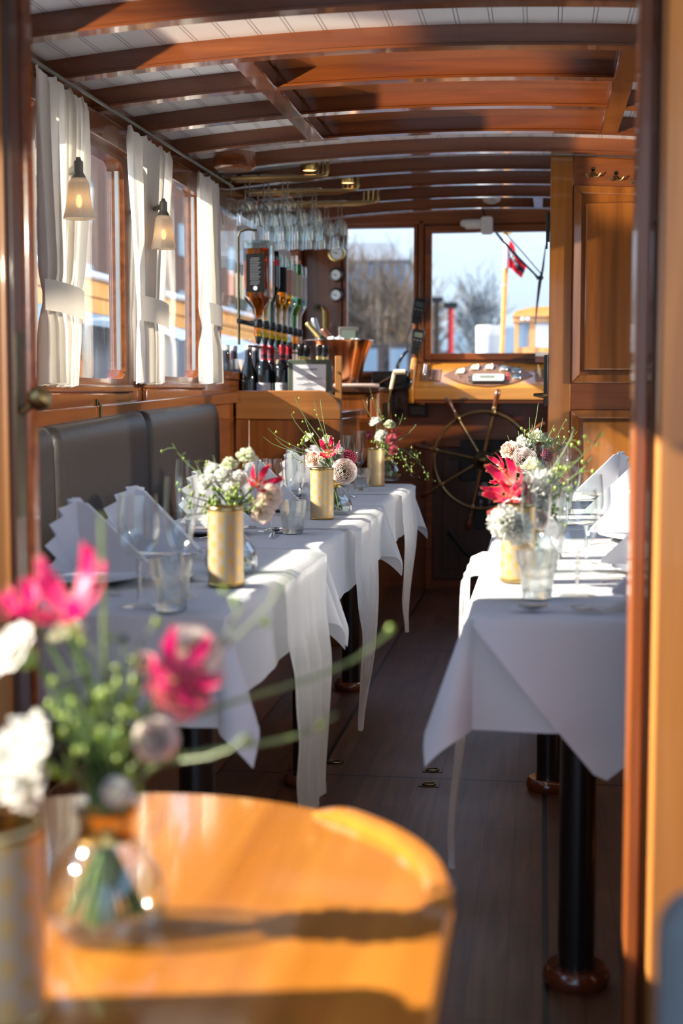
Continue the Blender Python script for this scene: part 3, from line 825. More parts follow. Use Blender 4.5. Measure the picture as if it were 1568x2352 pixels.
PRO = {'wine_glass': mk_wine(), 'champagne_flute': mk_flute(), 'tumbler': mk_tumbler()}
USED = set()
def place_glass(kind, loc, label, group, rot=None):
    if kind not in USED:
        USED.add(kind); o = PRO[kind]; o.location = loc; o['label'] = label; o['group'] = group
        if rot: o.rotation_euler = rot
        return o
    return dup(PRO[kind], loc, label, group, rot=rot or (0, 0, random.uniform(0, 1)))
TT = TZ + .0025
def P(px, py): p = onz(px, py, TT); return (p.x, p.y, TT)
GL = [  # kind, pixel of the foot, label
    ('wine_glass', (320, 1393), 'large wine glass closest to the doorway on the port row'),
    ('champagne_flute', (414, 1372), 'tall flute behind the tumbler on the nearest port table'),
    ('tumbler', (393, 1400), 'fluted water tumbler on the nearest port table in front of the gold tin'),
    ('champagne_flute', (432, 1275), 'flute standing behind the white flowers on the nearest port table'),
    ('wine_glass', (620, 1221), 'wine glass beside the tumbler on the middle port table'),
    ('champagne_flute', (678, 1208), 'flute left of the second gold tin, middle port table'),
    ('tumbler', (672, 1224), 'fluted water tumbler left of the second gold tin, middle port table'),
    ('wine_glass', (772, 1145), 'wine glass at the back of the port row, left of its flutes'),
    ('champagne_flute', (826, 1114), 'flute left of the third gold tin, port table by the bar'),
    ('champagne_flute', (800, 1141), 'smaller looking flute behind the ranunculus, port table by the bar'),
    ('tumbler', (829, 1128), 'water tumbler left of the third gold tin, port table by the bar'),
    ('tumbler', (715, 1172), 'water tumbler partly behind the second gold tin, middle port table'),
    ('tumbler', (1232, 1372), 'fluted water tumbler nearest the doorway on the starboard row'),
    ('champagne_flute', (1228, 1352), 'tall flute in front of the white carnation, starboard row'),
    ('wine_glass', (1325, 1368), 'front wine glass of the starboard row beside the spoon'),
    ('wine_glass', (1345, 1296), 'second wine glass of the starboard row, half behind the front one'),
    ('tumbler', (1262, 1285), 'water tumbler among the flowers of the starboard row'),
    ('champagne_flute', (1283, 1272), 'flute behind the carnation on the nearest starboard table'),
    ('wine_glass', (1302, 1205), 'wine glass on the middle starboard table near the white napkins'),
    ('champagne_flute', (1245, 1196), 'flute rising over the burgundy flower, middle starboard table'),
    ('tumbler', (1290, 1180), 'water tumbler on the middle starboard table'),
    ('wine_glass', (1303, 1158), 'wine glass farther back on the middle starboard table'),
    ('champagne_flute', (1268, 1150), 'flute at the far end of the middle starboard table'),
    ('wine_glass', (1290, 1127), 'wine glass before the partition on the last starboard table'),
    ('champagne_flute', (1255, 1122), 'flute before the partition on the last starboard table'),
]
for k, q, lab in GL: place_glass(k, P(*q), lab, 'table glasses')

# ------------------------------------------------------------------ plates, napkins, cutlery
def mk_plate():
    return MB().lathe([(0, .004), (.075, .004), (.085, .006), (.128, .016), (.130, .0175), (.127, .0185), (.083, .0085), (.0, .007)], 48).mesh('plate', 'china')
plate_me = mk_plate()
def napkin_mesh(seed):
    """pleated fan standing on its folded triangular stand (local: fan across y, stand toward +x)"""
    rnd = random.Random(seed); m = MB(); R = .155; n = 18
    def fan(u, v):
        a = math.radians(8 + 164 * u); z = (1 if int(round(u * n)) % 2 else -1) * .011 * (.25 + .75 * v)
        r = .02 + (R - .02) * v
        return (z - .018 * v - .012 * math.sin(3 * a), r * math.cos(a) * .95, r * math.sin(a) + .002)
    m.grid(fan, n, 8)
    for s in (-.010, .010):
        b0 = len(m.v)
        m.v += [(-.012, s, .003), (-.02, s * .7, R * .99), (.02, s * .7, R * .93), (.155, s * 1.2, .012), (.158, s * 1.2, .003)]
        m.face([b0, b0 + 1, b0 + 2, b0 + 3, b0 + 4])
    b0 = len(m.v)
    m.v += [(-.02, -.007, R * .99), (.02, -.007, R * .93), (.155, -.012, .012), (-.02, .007, R * .99), (.02, .007, R * .93), (.155, .012, .012)]
    m.face([b0, b0 + 1, b0 + 4, b0 + 3]); m.face([b0 + 1, b0 + 2, b0 + 5, b0 + 4])
    return m
napme = [napkin_mesh(k).mesh('napkin', 'napkin_linen', smooth=25) for k in range(2)]
def add_mesh(name, me, loc, rz, label, cat, group, tilt=0):
    o = bpy.data.objects.new(name, me); COL.objects.link(o); o.location = loc; o.rotation_euler = (tilt, 0, rz)
    return tag(o, label, cat, group)
LPL = [(-.935, 2.83, 'nearest port plate'), (-.935, 3.22, 'second port plate from the doorway'), (-.935, 3.88, 'first plate of the middle port table'), (-.93, 4.62, 'second plate of the middle port table'), (-.93, 5.35, 'first plate of the port table by the bar'), (-.93, 5.86, 'last plate of the port row')]
RPL = [(.285, 2.66, 'nearest starboard plate'), (.285, 3.12, 'second starboard plate from the doorway'), (.285, 3.85, 'first plate of the middle starboard table'), (.285, 4.42, 'second plate of the middle starboard table'), (.285, 5.36, 'plate before the panelled partition')]
def mk_cutlery():
    out = {}
    def neck(m, y0, y1, w0, w1): m.grid(lambda u, v: ((u - .5) * (w0 + (w1 - w0) * v), y0 + (y1 - y0) * v, .002 + .006 * math.sin(v * PI) + .0015 * math.sin(u * PI)), 3, 10)
    t = thing('table_fork', '', 'fork'); m = MB(); neck(m, -.10, .05, .013, .006); put('handle', m, 'steel', t)
    m = MB(); m.grid(lambda u, v: ((u - .5) * (.008 + .014 * v), .05 + .02 * v, .003 + .004 * v), 4, 3)
    put('root', m, 'steel', t)
    for k in range(4): put('tine', MB().tube([(-.0095 + .0063 * k, .069, .006), (-.0095 + .0063 * k, .085, .004), (-.0095 + .0063 * k, .102, .008)], [.0016, .0015, .0008], 5), 'steel', t)
    out['fork'] = t
    t = thing('table_knife', '', 'knife'); m = MB(); neck(m, -.11, -.01, .014, .011); put('handle', m, 'steel', t)
    put('blade', MB().prism([(-.007, -.01), (.008, -.01), (.010, .06), (.004, .10), (-.006, .112)], lambda x, y: (x, y, .003), lambda x, y: (x, y, .0045)), 'steel', t)
    out['knife'] = t
    t = thing('table_spoon', '', 'spoon'); m = MB(); neck(m, -.10, .045, .013, .006); put('handle', m, 'steel', t)
    m = MB(); m.grid(lambda u, v: (.021 * v * math.cos(2 * PI * u), .072 + .032 * v * math.sin(2 * PI * u), .001 + .009 * v * v), 24, 5, True); put('bowl', m, 'steel', t)
    out['spoon'] = t
    return out
CUT = mk_cutlery(); CUSED = set()
def cut(kind, x, y, rz, label, z=TT + .0005, rot=None):
    if kind not in CUSED: CUSED.add(kind); o = CUT[kind]; o.location = (x, y, z); o.rotation_euler = rot or (0, 0, rz); o['label'] = label; o['group'] = 'cutlery'
    else: dup(CUT[kind], (x, y, z), label, 'cutlery', rz=rz, rot=rot)
for i, (x, y, w_) in enumerate(LPL):
    add_mesh('plate', plate_me, (x, y, TT), 0, 'white plate under a folded napkin, ' + w_, 'plate', 'white plates')
    add_mesh('napkin', napme[i % 2], (x - .01 + .012 * (i % 2), y, TT + .0195), .12 * (-1) ** i, 'white fan folded napkin on the ' + w_, 'napkin', 'fan napkins')
    cut('knife', x + .02, y - .165, PI / 2, 'knife laid beside the ' + w_)
    cut('fork', x + .02, y + .165, PI / 2, 'fork laid beside the ' + w_)
    if i != 4: cut('spoon', x + .205, y - .01, 0.1, 'dessert spoon laid toward the aisle of the ' + w_)
for i, (x, y, w_) in enumerate(RPL):
    add_mesh('plate', plate_me, (x, y, TT), 0, 'white plate under a folded napkin, ' + w_, 'plate', 'white plates')
    add_mesh('napkin', napme[i % 2], (x + .005, y, TT + .0195), PI + .1 * (-1) ** i, 'white fan folded napkin on the ' + w_, 'napkin', 'fan napkins')
    if i: cut('knife', x - .045, y - .16, -PI / 2, 'knife laid beside the ' + w_)
    cut('fork', x - .03, y + .165, -PI / 2, 'fork laid beside the ' + w_)

cut('spoon', .06, 2.585, math.radians(100), 'spoon with dull bowl at the front edge of the nearest starboard table')
cut('fork', .16, 2.552, math.radians(84), 'fork lying across the front edge of the nearest starboard table')

# ------------------------------------------------------------------ curtains, rod, wall lamps
r = put('curtain_rod', MB().tube([(-1.325, 2.28, 2.0), (-1.325, 4.2, 2.016), (-1.325, 6.1, 2.03)], .006, 8), 'greenish_metal')
tag(r, 'thin grey metal curtain rod under the roof beams on the port side', 'curtain rod')
def drape(ya, yb, ta, tb, ba, bb, zt, zb, X0, seed, folds=4.5, ztie=1.40):
    """pleated panel: y span at the rod, at the tie and at the hem"""
    rnd = random.Random(seed); p = [rnd.uniform(0, 6.28) for _ in range(4)]
    m = MB(); kt = (zt - ztie) / (zt - zb)
    def fn(u, v):
        z = zt + (zb - zt) * v
        if v < kt: t = v / kt; t = t * t * (3 - 2 * t); a = ya + (ta - ya) * t; b = yb + (tb - yb) * t
        else: t = (v - kt) / (1 - kt); a = ta + (ba - ta) * t; b = tb + (bb - tb) * t
        near = math.exp(-((v - kt) / .06) ** 2)
        am = (.016 + .006 * math.sin(v * 3 + p[2])) * (1 - .55 * near) * (1 if v > .03 else .5)
        ph = 2 * PI * folds * u + p[0] + .5 * math.sin(v * 4 + p[1])
        dx = am * math.sin(ph) + .4 * am * math.sin(2.3 * ph + p[3])
        dz = .008 * math.sin(ph * .5) if v < .02 else (.004 * math.sin(ph) if v > .98 else 0)
        return (X0 + dx, a + (b - a) * u + .006 * math.sin(2 * ph), z + dz)
    return m.grid(fn, 56, 30)
def curtain(label, panels, tie, y):
    t = thing('curtain', label, 'curtain', (-1.32, y, 1.16), 'cream curtains on the port windows')
    for k, a in enumerate(panels): put('panel', drape(*a), 'curtain_cloth', t, smooth=70)
    y0, y1, z, h, X = tie
    m = MB(); m.grid(lambda u, v: (X - .024 + .034 * math.sin(PI * u) ** .6, y0 + (y1 - y0) * u, z - .02 * u + h * v), 16, 2)
    put('tieback', m, 'curtain_cloth', t)
def onx(px, py, X): d = ray(px, py); return CAMP + d * (X / d.x)
CX = -1.322
def cy_(px, py): return onx(px, py, CX).y
def pnl(t0, t1, m0, m1, b0, b1, yt, yb, seed, dx=0.0, folds=4.0):
    return (cy_(t0, yt), cy_(t1, yt), cy_(m0, 690), cy_(m1, 700), cy_(b0, yb), cy_(b1, yb), onx(.5 * (t0 + t1), yt, CX).z, onx(.5 * (b0 + b1), yb, CX).z, CX + dx, seed, folds)
def band(a, b, ztop, zbot, X): return (cy_(a, 690), cy_(b, 700), onx(a, zbot, CX).z, .083, X)
curtain('cream tied curtain nearest the doorway, behind the first wall lamp', [pnl(74, 140, 96, 141, 94, 142, 172, 883, 1, .004, 3.2), pnl(140, 199, 138, 180, 138, 180, 215, 887, 2, -.006, 4.2)], band(94, 180, 650, 712, -1.286), 3.9)
curtain('cream tied curtain behind the second wall lamp', [pnl(288, 347, 311, 347, 311, 348, 310, 880, 3, .004, 3.2), pnl(346, 389, 346, 377, 345, 375, 340, 882, 4, -.006, 4.2)], band(309, 376, 690, 735, -1.286), 4.7)
curtain('single cream curtain beside the bar shelves', [pnl(457, 499, 470, 499, 472, 503, 408, 881, 5, 0, 3.5)], band(469, 500, 715, 742, -1.292), 5.7)
for i, (px_, py_, lab) in enumerate(((180, 378, 'frosted bell wall lamp in front of the curtain nearest the doorway'), (375, 470, 'frosted bell wall lamp in front of the middle curtain'))):
    c = onx(px_, py_, -1.255); y, z = c.y, c.z
    t = thing('wall_lamp', lab, 'wall lamp', (-1.255, y, z - .15), 'bell wall lamps')
    put('bracket', MB().tube([(XL, y + .22, z - .004), (-1.31, y + .09, z - .003), (-1.26, y, z - .004)], .0085, 8).lathe([(0, -.022), (.013, -.022), (.013, .008), (.008, .012), (.006, .02), (0, .02)], 14, c), 'greenish_metal', t)
    put('collar', MB().lathe([(.008, -.014), (.016, -.026), (.021, -.038), (.0, -.038)], 20, c), 'greenish_metal', t)
    ribs = lambda a, zz: 1 + .012 * math.sin(28 * a)
    put('lamp_shade', MB().lathe([(.020, -.036), (.026, -.045), (.028, -.055), (.031, -.082), (.036, -.115), (.0435, -.146), (.0415, -.146), (.034, -.115), (.029, -.082), (.025, -.05)], 84, c, mod=ribs), 'lamp_glass', t)
    put('bulb', MB().ball((c[0], c[1], z - .098), (.009, .009, .018), 12, 8), 'bulb', t)
# hook hanging under the second window
t = thing('window_hook', 'small dark metal hook hanging on the board under the window', 'hook', (-1.35, 4.25, 1.09))
put('plate', MB().box(-1.356, -1.350, 4.243, 4.258, 1.09, 1.125), 'bronze', t, bevel=.001)
put('hook', MB().tube([(-1.350, 4.25, 1.115), (-1.342, 4.25, 1.105), (-1.343, 4.252, 1.07), (-1.343, 4.252, 1.04), (-1.338, 4.253, 1.032), (-1.334, 4.253, 1.042)], .004, 6), 'bronze', t)
# round wooden speaker under the roof
c = (-1.19, 5.52, under(-1.19, 5.5) - .01)
t = thing('round_speaker', 'round varnished wooden speaker box fixed under the roof above the last curtain', 'speaker', c)
put('box', MB().lathe([(0, -.028), (.072, -.028), (.082, -.02), (.084, .02), (.080, .036), (0, .036)], 40, c), 'wood_beam', t)
put('grille', MB().lathe([(0, -.0295), (.066, -.0295), (.066, -.028), (0, -.028)], 32, c), 'speaker_grille', t)
# roof fittings
c = (onz(750, 8, 2.1).x, 3.66, under(-.5, 3.66) + BH)
t = thing('roof_fitting', 'dull green metal fitting on the white roof near the first beams', 'roof fitting', c)
put('plate', MB().lathe([(0, 0), (.022, 0), (.020, -.006), (.008, -.010), (0, -.012)], 16, c), 'greenish_metal', t)
for k in range(4): put('lug', MB().ball((c[0] + .02 * math.cos(k * PI / 2), c[1] + .02 * math.sin(k * PI / 2), c[2] - .004), (.01, .01, .005), 8, 6), 'greenish_metal', t)
c = (-.262, 7.45, under(-.26, 7.45) + BH)
t = thing('ceiling_lamp', 'brass rimmed dome lamp on the roof before the windscreen', 'ceiling lamp', c)
put('brass_rim', MB().lathe([(0, -.001), (.062, -.001), (.064, -.008), (.056, -.022), (.048, -.026), (.044, -.02)], 32, c), 'brass', t)
put('dome', MB().lathe([(.046, -.024), (.048, -.036), (.040, -.052), (.02, -.061), (0, -.063)], 28, c), 'lamp_glass', t)
for k, (x, y) in enumerate(((-.98, 6.03), (-.88, 6.50))):
    c = (x, y, under(x, y) + BH)
    t = thing('puck_light', 'small round brass ceiling light above the hanging glasses, %s' % ('closer to the doorway' if k == 0 else 'closer to the windscreen'), 'ceiling light', c)
    put('ring', MB().lathe([(0, -.001), (.036, -.001), (.038, -.03), (.033, -.05), (.028, -.052)], 24, c), 'brass', t)
    put('lens', MB().lathe([(0, -.048), (.029, -.048), (.029, -.05), (0, -.05)], 20, c), 'puck_glow', t)

# ------------------------------------------------------------------ hanging glass racks and their glasses
RK = [(6.02, -.90), (6.49, -.83), (6.96, -.79)]
for k, (y, xe) in enumerate(RK):
    z = under(-1.0, y) - .006
    t = thing('glass_rack', 'brass rail glass rack under the roof, %s of the three' % ('closest to the tables', 'middle', 'farthest from the tables')[k], 'glass rack', (-1.2, y, z), 'brass glass racks')
    for j, (dy, dz) in enumerate(((0, 0), (.055, .004), (.11, .008), (.165, .012))):
        xx = xe - .03 * j
        put('rail', MB().tube([(XL + .02, y + dy, z - .012 + dz), (xx - .03, y + dy, z - .012 + dz), (xx - .006, y + dy, z - .008 + dz), (xx, y + dy, z + .012 + dz), (xx, y + dy, z + .05 + dz)], .0085, 8), 'brass_rack', t)
for ri, (kind, step, xs, rows) in enumerate((('wine_glass', .083, (-1.325, -1.06), (0, 2)), ('champagne_flute', .068, (-1.30, -1.0), (0, 2)), ('champagne_flute', .068, (-1.315, -.95), (0, 2)))):
    for q, row in enumerate(rows):
        x = xs[0] + q * step * .5
        while x < xs[1]:
            y = RK[ri][0] + .0275 + .055 * row; zr = under(-1.0, RK[ri][0]) - .018 + .0095 + .004 * (row + 1)
            dup(PRO[kind], (x, y, zr), 'upside down %s hanging from the %s brass rack over the bar' % ('wine glass' if ri == 0 else 'flute glass', ('closest', 'middle', 'farthest')[ri]), 'glasses hanging from the %s rack' % ('closest', 'middle', 'farthest')[ri], rot=(PI, 0, x * 40))
            x += step

# ------------------------------------------------------------------ bar counter and its bottles
BY = 6.32
b = thing('bar_counter', 'wooden bar counter with panelled front and rounded corner at the end of the port bench', 'bar counter', (-1.13, BY, 0))
X1 = -.885
arc = [(X1, 0), (X1, 1.03)] + [(X1 - .10 + .10 * math.cos(math.radians(a)), 1.055 + .10 * math.sin(math.radians(a))) for a in range(0, 91, 10)] + [(XL + .012, 1.155), (XL + .012, 0)]
put('front_panel', MB().prism(arc, lambda x, z: (x, BY, z), lambda x, z: (x, BY + .03, z)), 'wood_barpanel', b, bevel=.003)
put('top_rail', MB().prism([(p[0], p[1]) for p in arc[1:-1] if p[1] > 1.02] + [(XL + .012, 1.025), (X1, 1.025)], lambda x, z: (x, BY - .012, z), lambda x, z: (x, BY, z)), 'wood_bar', b, bevel=.004)
put('stile', MB().box(X1 - .13, X1, BY - .012, BY, .1, 1.025).box(XL + .012, XL + .075, BY - .012, BY, .1, 1.025), 'wood_barpanel', b, bevel=.004)
put('plinth', MB().box(XL + .012, X1, BY - .012, BY, 0, .1), 'wood_barpanel', b, bevel=.003)
put('shelf', MB().box(XL + .012, X1, BY + .03, 6.98, 1.035, 1.06), 'wood_side', b, bevel=.003)
put('side_panel', MB().box(X1 - .02, X1, BY + .03, 6.98, 0, 1.03), 'wood_panel', b, bevel=.003)
e = thing('end_post', 'flat upright wooden board with a screw head at the end of the bar', 'board', (-.905, 6.42, 1.06))
put('board', MB().box(-.918, -.888, 6.36, 6.375, 1.061, 1.31), 'wood_leaf', e, bevel=.002)
put('screw', MB().disc((-.903, 6.358, 1.235), .006, 'Y', 12, .004), 'brass', e)
SH = 1.0605
def mk_bottle(kind):
    shape = {'bordeaux': [(0, 0), (.034, 0), (.0375, .004), (.0375, .185), (.035, .205), (.022, .222), (.0155, .235), (.0145, .30), (0, .30)],
             'burgundy': [(0, 0), (.037, 0), (.0405, .004), (.0405, .145), (.037, .175), (.024, .215), (.016, .245), (.0145, .30), (0, .30)]}[kind]
    return MB().lathe(shape, 32).mesh('glass_body', 'wine_glass_dark')
bodies = {k: mk_bottle(k) for k in ('bordeaux', 'burgundy')}
def cap_mesh(m1, gold=False): return MB().lathe([(.0158, .232), (.0152, .25), (.0150, .285), (.0162, .287), (.0162, .3), (.0145, .304), (0, .304)], 24).mesh('foil', m1)
foils = {c: cap_mesh(c) for c in ('foil_white', 'foil_red', 'foil_black')}
def arcpatch(r, a0, a1, z0, z1, n=16):
    return MB().grid(lambda u, v: (r * math.cos(a0 + (a1 - a0) * u), r * math.sin(a0 + (a1 - a0) * u), z0 + (z1 - z0) * v), n, 2)
lab_me = arcpatch(.0379, math.radians(-150), math.radians(-30), .035, .13).mesh('label', 'label_white')
def textlines(rows, r, z1):
    m = MB()
    for (z, w_, h, cx) in rows:
        x = -w_ / 2 + cx; rnd = random.Random(int(z * 1e5))
        while x < w_ / 2 + cx - .001:
            l = rnd.uniform(.0025, .007); x2 = min(x + l, w_ / 2 + cx)
            a0, a1 = -PI / 2 + x / r, -PI / 2 + x2 / r
            b0 = len(m.v); m.v += [(r * math.cos(a), r * math.sin(a), zz) for zz in (z, z + h) for a in (a0, a1)]
            m.face([b0, b0 + 1, b0 + 3, b0 + 2]); x = x2 + .0012
    return m
ink_me = textlines([(.118, .020, .003, 0), (.112, .034, .0045, 0), (.104, .05, .003, 0), (.094, .05, .0014, 0), (.089, .05, .0014, 0), (.083, .05, .0014, 0), (.077, .055, .0014, 0), (.070, .05, .0014, 0), (.064, .046, .0014, 0), (.056, .05, .0014, 0), (.048, .05, .004, 0)], .0382, 0).mesh('printing', 'ink')
goldband = MB().lathe([(.0160, .232), (.0160, .252)], 24).mesh('gold_band', 'foil_gold')
BT = [('burgundy', 'foil_white', 520, 6.46), ('burgundy', 'foil_white', 571, 6.46), ('bordeaux', 'foil_red', 607, 6.46), ('bordeaux', 'foil_red', 649, 6.46), ('bordeaux', 'foil_black', 691, 6.50), ('bordeaux', 'foil_black', 733, 6.50)]
cn = {'foil_white': 'off-white foil', 'foil_red': 'red foil', 'foil_black': 'black and gold foil'}
for row in range(2):
    for k, (kind, foil, px_, y) in enumerate(BT):
        y2 = y + .13 * row; x = at(px_, 890, y).x + (.0 if row == 0 else .008)
        half = ('nearer the window', 'farther from the window')[k % 2]
        t = thing('wine_bottle', 'wine bottle with %s neck, %s row, the one %s' % (cn[foil], ('front', 'back')[row], half), 'wine bottle', (x, y2, SH), 'wine bottles on the bar shelf')
        for nm, me in [('glass_body', bodies[kind]), ('foil', foils[foil])] + ([('label', lab_me), ('printing', ink_me)] if foil == 'foil_red' else []) + ([('gold_band', goldband)] if foil == 'foil_black' else []):
            o = bpy.data.objects.new(nm, me); COL.objects.link(o); o.parent = t
# framed menu leaning before the bottles
t = thing('framed_menu', 'menu card in a dark green frame leaning beside the red topped bottles', 'framed menu', (-.99, 6.40, SH))
fx0, fx1, fz1 = at(662, 830, 6.40).x, at(762, 830, 6.40).x, at(700, 826, 6.40).z
put('frame', MB().box(fx0, fx1 - .002, 6.395, 6.405, SH + .001, fz1), 'menu_green', t, bevel=.002)
cx0, cx1, cz1 = at(673, 838, 6.39).x, at(747, 838, 6.39).x, at(700, 838, 6.39).z
put('card', MB().box(cx0, cx1, 6.3915, 6.394, 1.10, cz1), 'paper', t)
put('mount', MB().box(cx0 - .003, cx1 + .003, 6.394, 6.3948, 1.097, cz1 + .003), 'foil_silver', t)
m = MB(); cxm = (cx0 + cx1) / 2
rnd = random.Random(3)
for (zz, ww, hh) in [(.017, .072, .0055), (.025, .046, .0016), (.031, .016, .0016), (.046, .026, .0022), (.053, .07, .0014), (.057, .12, .0014), (.061, .12, .0014), (.065, .11, .0014), (.069, .03, .0014), (.079, .016, .0016), (.083, .05, .0014), (.087, .11, .0014), (.091, .07, .0014), (.097, .03, .0014), (.105, .024, .0022), (.110, .044, .0014), (.115, .1, .0014)]:
    x = cxm - ww / 2
    while x < cxm + ww / 2:
        l = rnd.uniform(.003, .009) if hh < .005 else rnd.uniform(.016, .022); m.box(x, min(x + l, cxm + ww / 2), 6.3908, 6.3915, cz1 - zz - hh, cz1 - zz); x += l + .0014
put('printed_lines', m, 'ink', t)

# ------------------------------------------------------------------ optics: upside-down spirit bottles on dispensers
rack = thing('optic_rail', 'black rail holding the upside down spirit bottles', 'dispenser rail', (-1.31, 6.7, 1.44))
put('upright', MB().tube([(-1.345, 6.30, 1.36), (-1.345, 6.30, 1.84)], .006, 8).tube([(-1.345, 6.3, 1.84), (-1.335, 6.3, 1.862), (-1.30, 6.3, 1.87), (-1.26, 6.3, 1.865)], .005, 8), 'bronze', rack)
put('bar', MB().box(-1.35, -1.336, 6.28, 7.52, 1.455, 1.475), 'black', rack)
put('drip_rail', MB().box(-1.30, -1.26, 6.28, 7.52, 1.350, 1.356), 'black', rack)
SPY = [6.33, 6.49, 6.65, 6.81, 6.97, 7.12, 7.27, 7.41]
SPX = -1.262
SP = [('square', 'spirit_amber', 'label_black', 'square whiskey bottle with a black label, nearest the tables'),
      ('round', 'spirit_gold', 'label_pink', 'golden spirit bottle with a pinkish label, second from the tables'),
      ('wine', 'green_bottle', 'red', 'dark green upside down bottle with a red band'),
      ('round', 'spirit_gold', 'label_black', 'golden spirit bottle with a small black label'),
      ('round', 'spirit_gold', 'label_pink', 'golden spirit bottle with a pale pink label, fifth from the tables'),
      ('round', 'glass_pale', 'label_cream', 'clear pale spirit bottle with a cream label'),
      ('round', 'glass_green', 'label_cream', 'bright green upside down spirit bottle with a cream label'),
      ('round', 'glass_pale', 'label_white', 'frosted bluish upside down bottle farthest along the rail')]
for k, (shp, liq, lab, txt) in enumerate(SP):
    y = SPY[k]; z0 = 1.475          # bottom of the neck
    t = thing('spirit_bottle', txt, 'spirit bottle', (SPX, y, z0), 'spirit bottles on the dispenser rail')
    c = (SPX, y, z0)
    if shp == 'square':
        m = MB(); secs = [(.0, .017, .5), (.04, .017, .5), (.055, .034, .7), (.085, .056, .9), (.10, .06, 1), (.33, .06, 1), (.345, .056, 1)]
        rows = []
        for (z, r, q) in secs:
            rows.append(len(m.v))
            for i in range(32):
                a = 2 * PI * i / 32; ca, sa = math.cos(a), math.sin(a)
                n_ = (abs(ca) ** 6 + abs(sa) ** 6) ** (1 / 6); f = 1 / (n_ * q + (1 - q))
                m.v.append((c[0] + r * ca * f, c[1] + r * sa * f, z0 + z))
        for j in range(len(secs) - 1):
            for i in range(32): i2 = (i + 1) % 32; m.face([rows[j] + i, rows[j] + i2, rows[j + 1] + i2, rows[j + 1] + i])
        m.face([rows[-1] + i for i in range(32)])
        put('glass_body', m, 'glass_pale', t, smooth=35)
        m = MB(); rows = []
        for (z, r, q) in [(0.002, .014, .5), (.05, .026, .6), (.085, .052, .9), (.10, .056, 1), (.31, .056, 1)]:
            rows.append(len(m.v))
            for i in range(32):
                a = 2 * PI * i / 32; ca, sa = math.cos(a), math.sin(a)
                n_ = (abs(ca) ** 6 + abs(sa) ** 6) ** (1 / 6); f = 1 / (n_ * q + (1 - q))
                m.v.append((c[0] + r * ca * f, c[1] + r * sa * f, z0 + z))
        for j in range(4):
            for i in range(32): i2 = (i + 1) % 32; m.face([rows[j] + i, rows[j] + i2, rows[j + 1] + i2, rows[j + 1] + i])
        m.face([rows[-1] + i for i in range(32)]); put('spirit', m, liq, t)
        lb = put('label', MB().box(c[0] - .041, c[0] + .041, y - .0625, y - .0612, z0 + .115, z0 + .285), lab, t, bevel=.0)
        m = MB()
        for j in range(18):
            ww = .02 if j in (0, 15) else .024
            m.box(c[0] - ww, c[0] + ww * (1 - .2 * (j % 3)), y - .0632, y - .0626, z0 + .265 - j * .0068, z0 + .2668 - j * .0068)
        put('printing', m, 'label_white', lb, world=False) if False else put('printing', m, 'ink', t)
        put('seal', MB().disc((c[0], y - .0635, z0 + .133), .010, 'Y', 18, .001), 'label_white', t)
    else:
        r = .043 if shp == 'round' else .04
        pr = [(.014, 0), (.014, .06), (.022, .085), (r, .115), (r, .31), (r * .93, .325), (0, .322)] if shp == 'round' else [(.0145, 0), (.0145, .09), (.02, .11), (.034, .15), (r, .17), (r, .33), (0, .33)]
        put('glass_body', MB().lathe(pr, 28, c), 'glass_pale' if liq.startswith('spirit') else ('green_bottle' if shp == 'wine' else liq), t)
        if liq.startswith('spirit'): put('spirit', MB().lathe([(.012, .002), (.012, .06), (.02, .086), (r - .003, .116), (r - .003, .26 - .02 * (k % 3)), (0, .26 - .02 * (k % 3))], 28, c), liq, t)
        lo, hi = (.15, .27) if lab != 'red' else (.262, .29)
        m = arcpatch(r + .0006, math.radians(-150), math.radians(20), lo, hi); m.v = [(a + c[0], b_ + c[1], d_ + c[2]) for a, b_, d_ in m.v]; put('label', m, lab, t)
    d = thing('optic_dispenser', 'black dispenser under the %s' % txt, 'dispenser', (SPX, y, 1.36), 'bar optic dispensers')
    put('collar', MB().lathe([(.0185, .1145), (.0185, .108), (.022, .10), (.022, .085), (.017, .078)], 18, (SPX, y, 1.36)).box(-1.334, SPX, y - .006, y + .006, 1.455, 1.467), 'black', d)
    put('measure', MB().lathe([(.017, .078), (.019, .072), (.0195, .042), (.017, .038)], 18, (SPX, y, 1.36)), 'spirit_gold' if k not in (5, 7) else 'glass', d)
    put('spout', MB().lathe([(.017, .038), (.015, .03), (.010, .008), (.005, .004), (.005, 0), (0, 0)], 16, (SPX, y, 1.36)), 'black', d)
# small bottles standing behind, in front of the side window
for k, (px_, y, mat, col, txt) in enumerate(((560, 6.9, 'glass_blue', 'foil_silver', 'small blue glass bottle behind the off-white topped bottles'), (588, 6.98, 'glass_pale', 'cork', 'small clear bottle with a cork behind the bar bottles'), (575, 7.3, 'glass_green', 'foil_gold', 'small green glass bottle deep behind the bar bottles'), (630, 7.1, 'glass_pale', 'cork', 'wide corked clear bottle between the red topped bottles'), (663, 7.1, 'glass', 'foil_silver', 'slim clear bottle behind the red topped bottles'))):
    x = at(px_, 880, y).x; x = max(x, XL + .06) + .0
    t = thing('small_bottle', txt, 'bottle', (x, y, 1.0605), 'small bottles behind the bar')
    put('glass_body', MB().lathe([(0, 0), (.03, 0), (.032, .004), (.032, .15), (.026, .17), (.013, .185), (.012, .225), (0, .225)], 24, (x, y, 1.0605)), mat, t)
    put('stopper', MB().lathe([(.0135, .2), (.0145, .205), (.0145, .25), (0, .25)], 18, (x, y, 1.0605)), col, t)
sh = thing('back_shelf', 'dark narrow shelf under the side window behind the bar', 'shelf', (-1.2, 7.2, 1.0)); put('board', MB().box(XL + .012, -.9, 6.985, 7.42, 1.03, 1.06), 'wood_dark', sh, bevel=.003); put('bracket', MB().box(XL + .012, -1.33, 6.99, 7.41, .9, 1.03), 'wood_dark', sh)
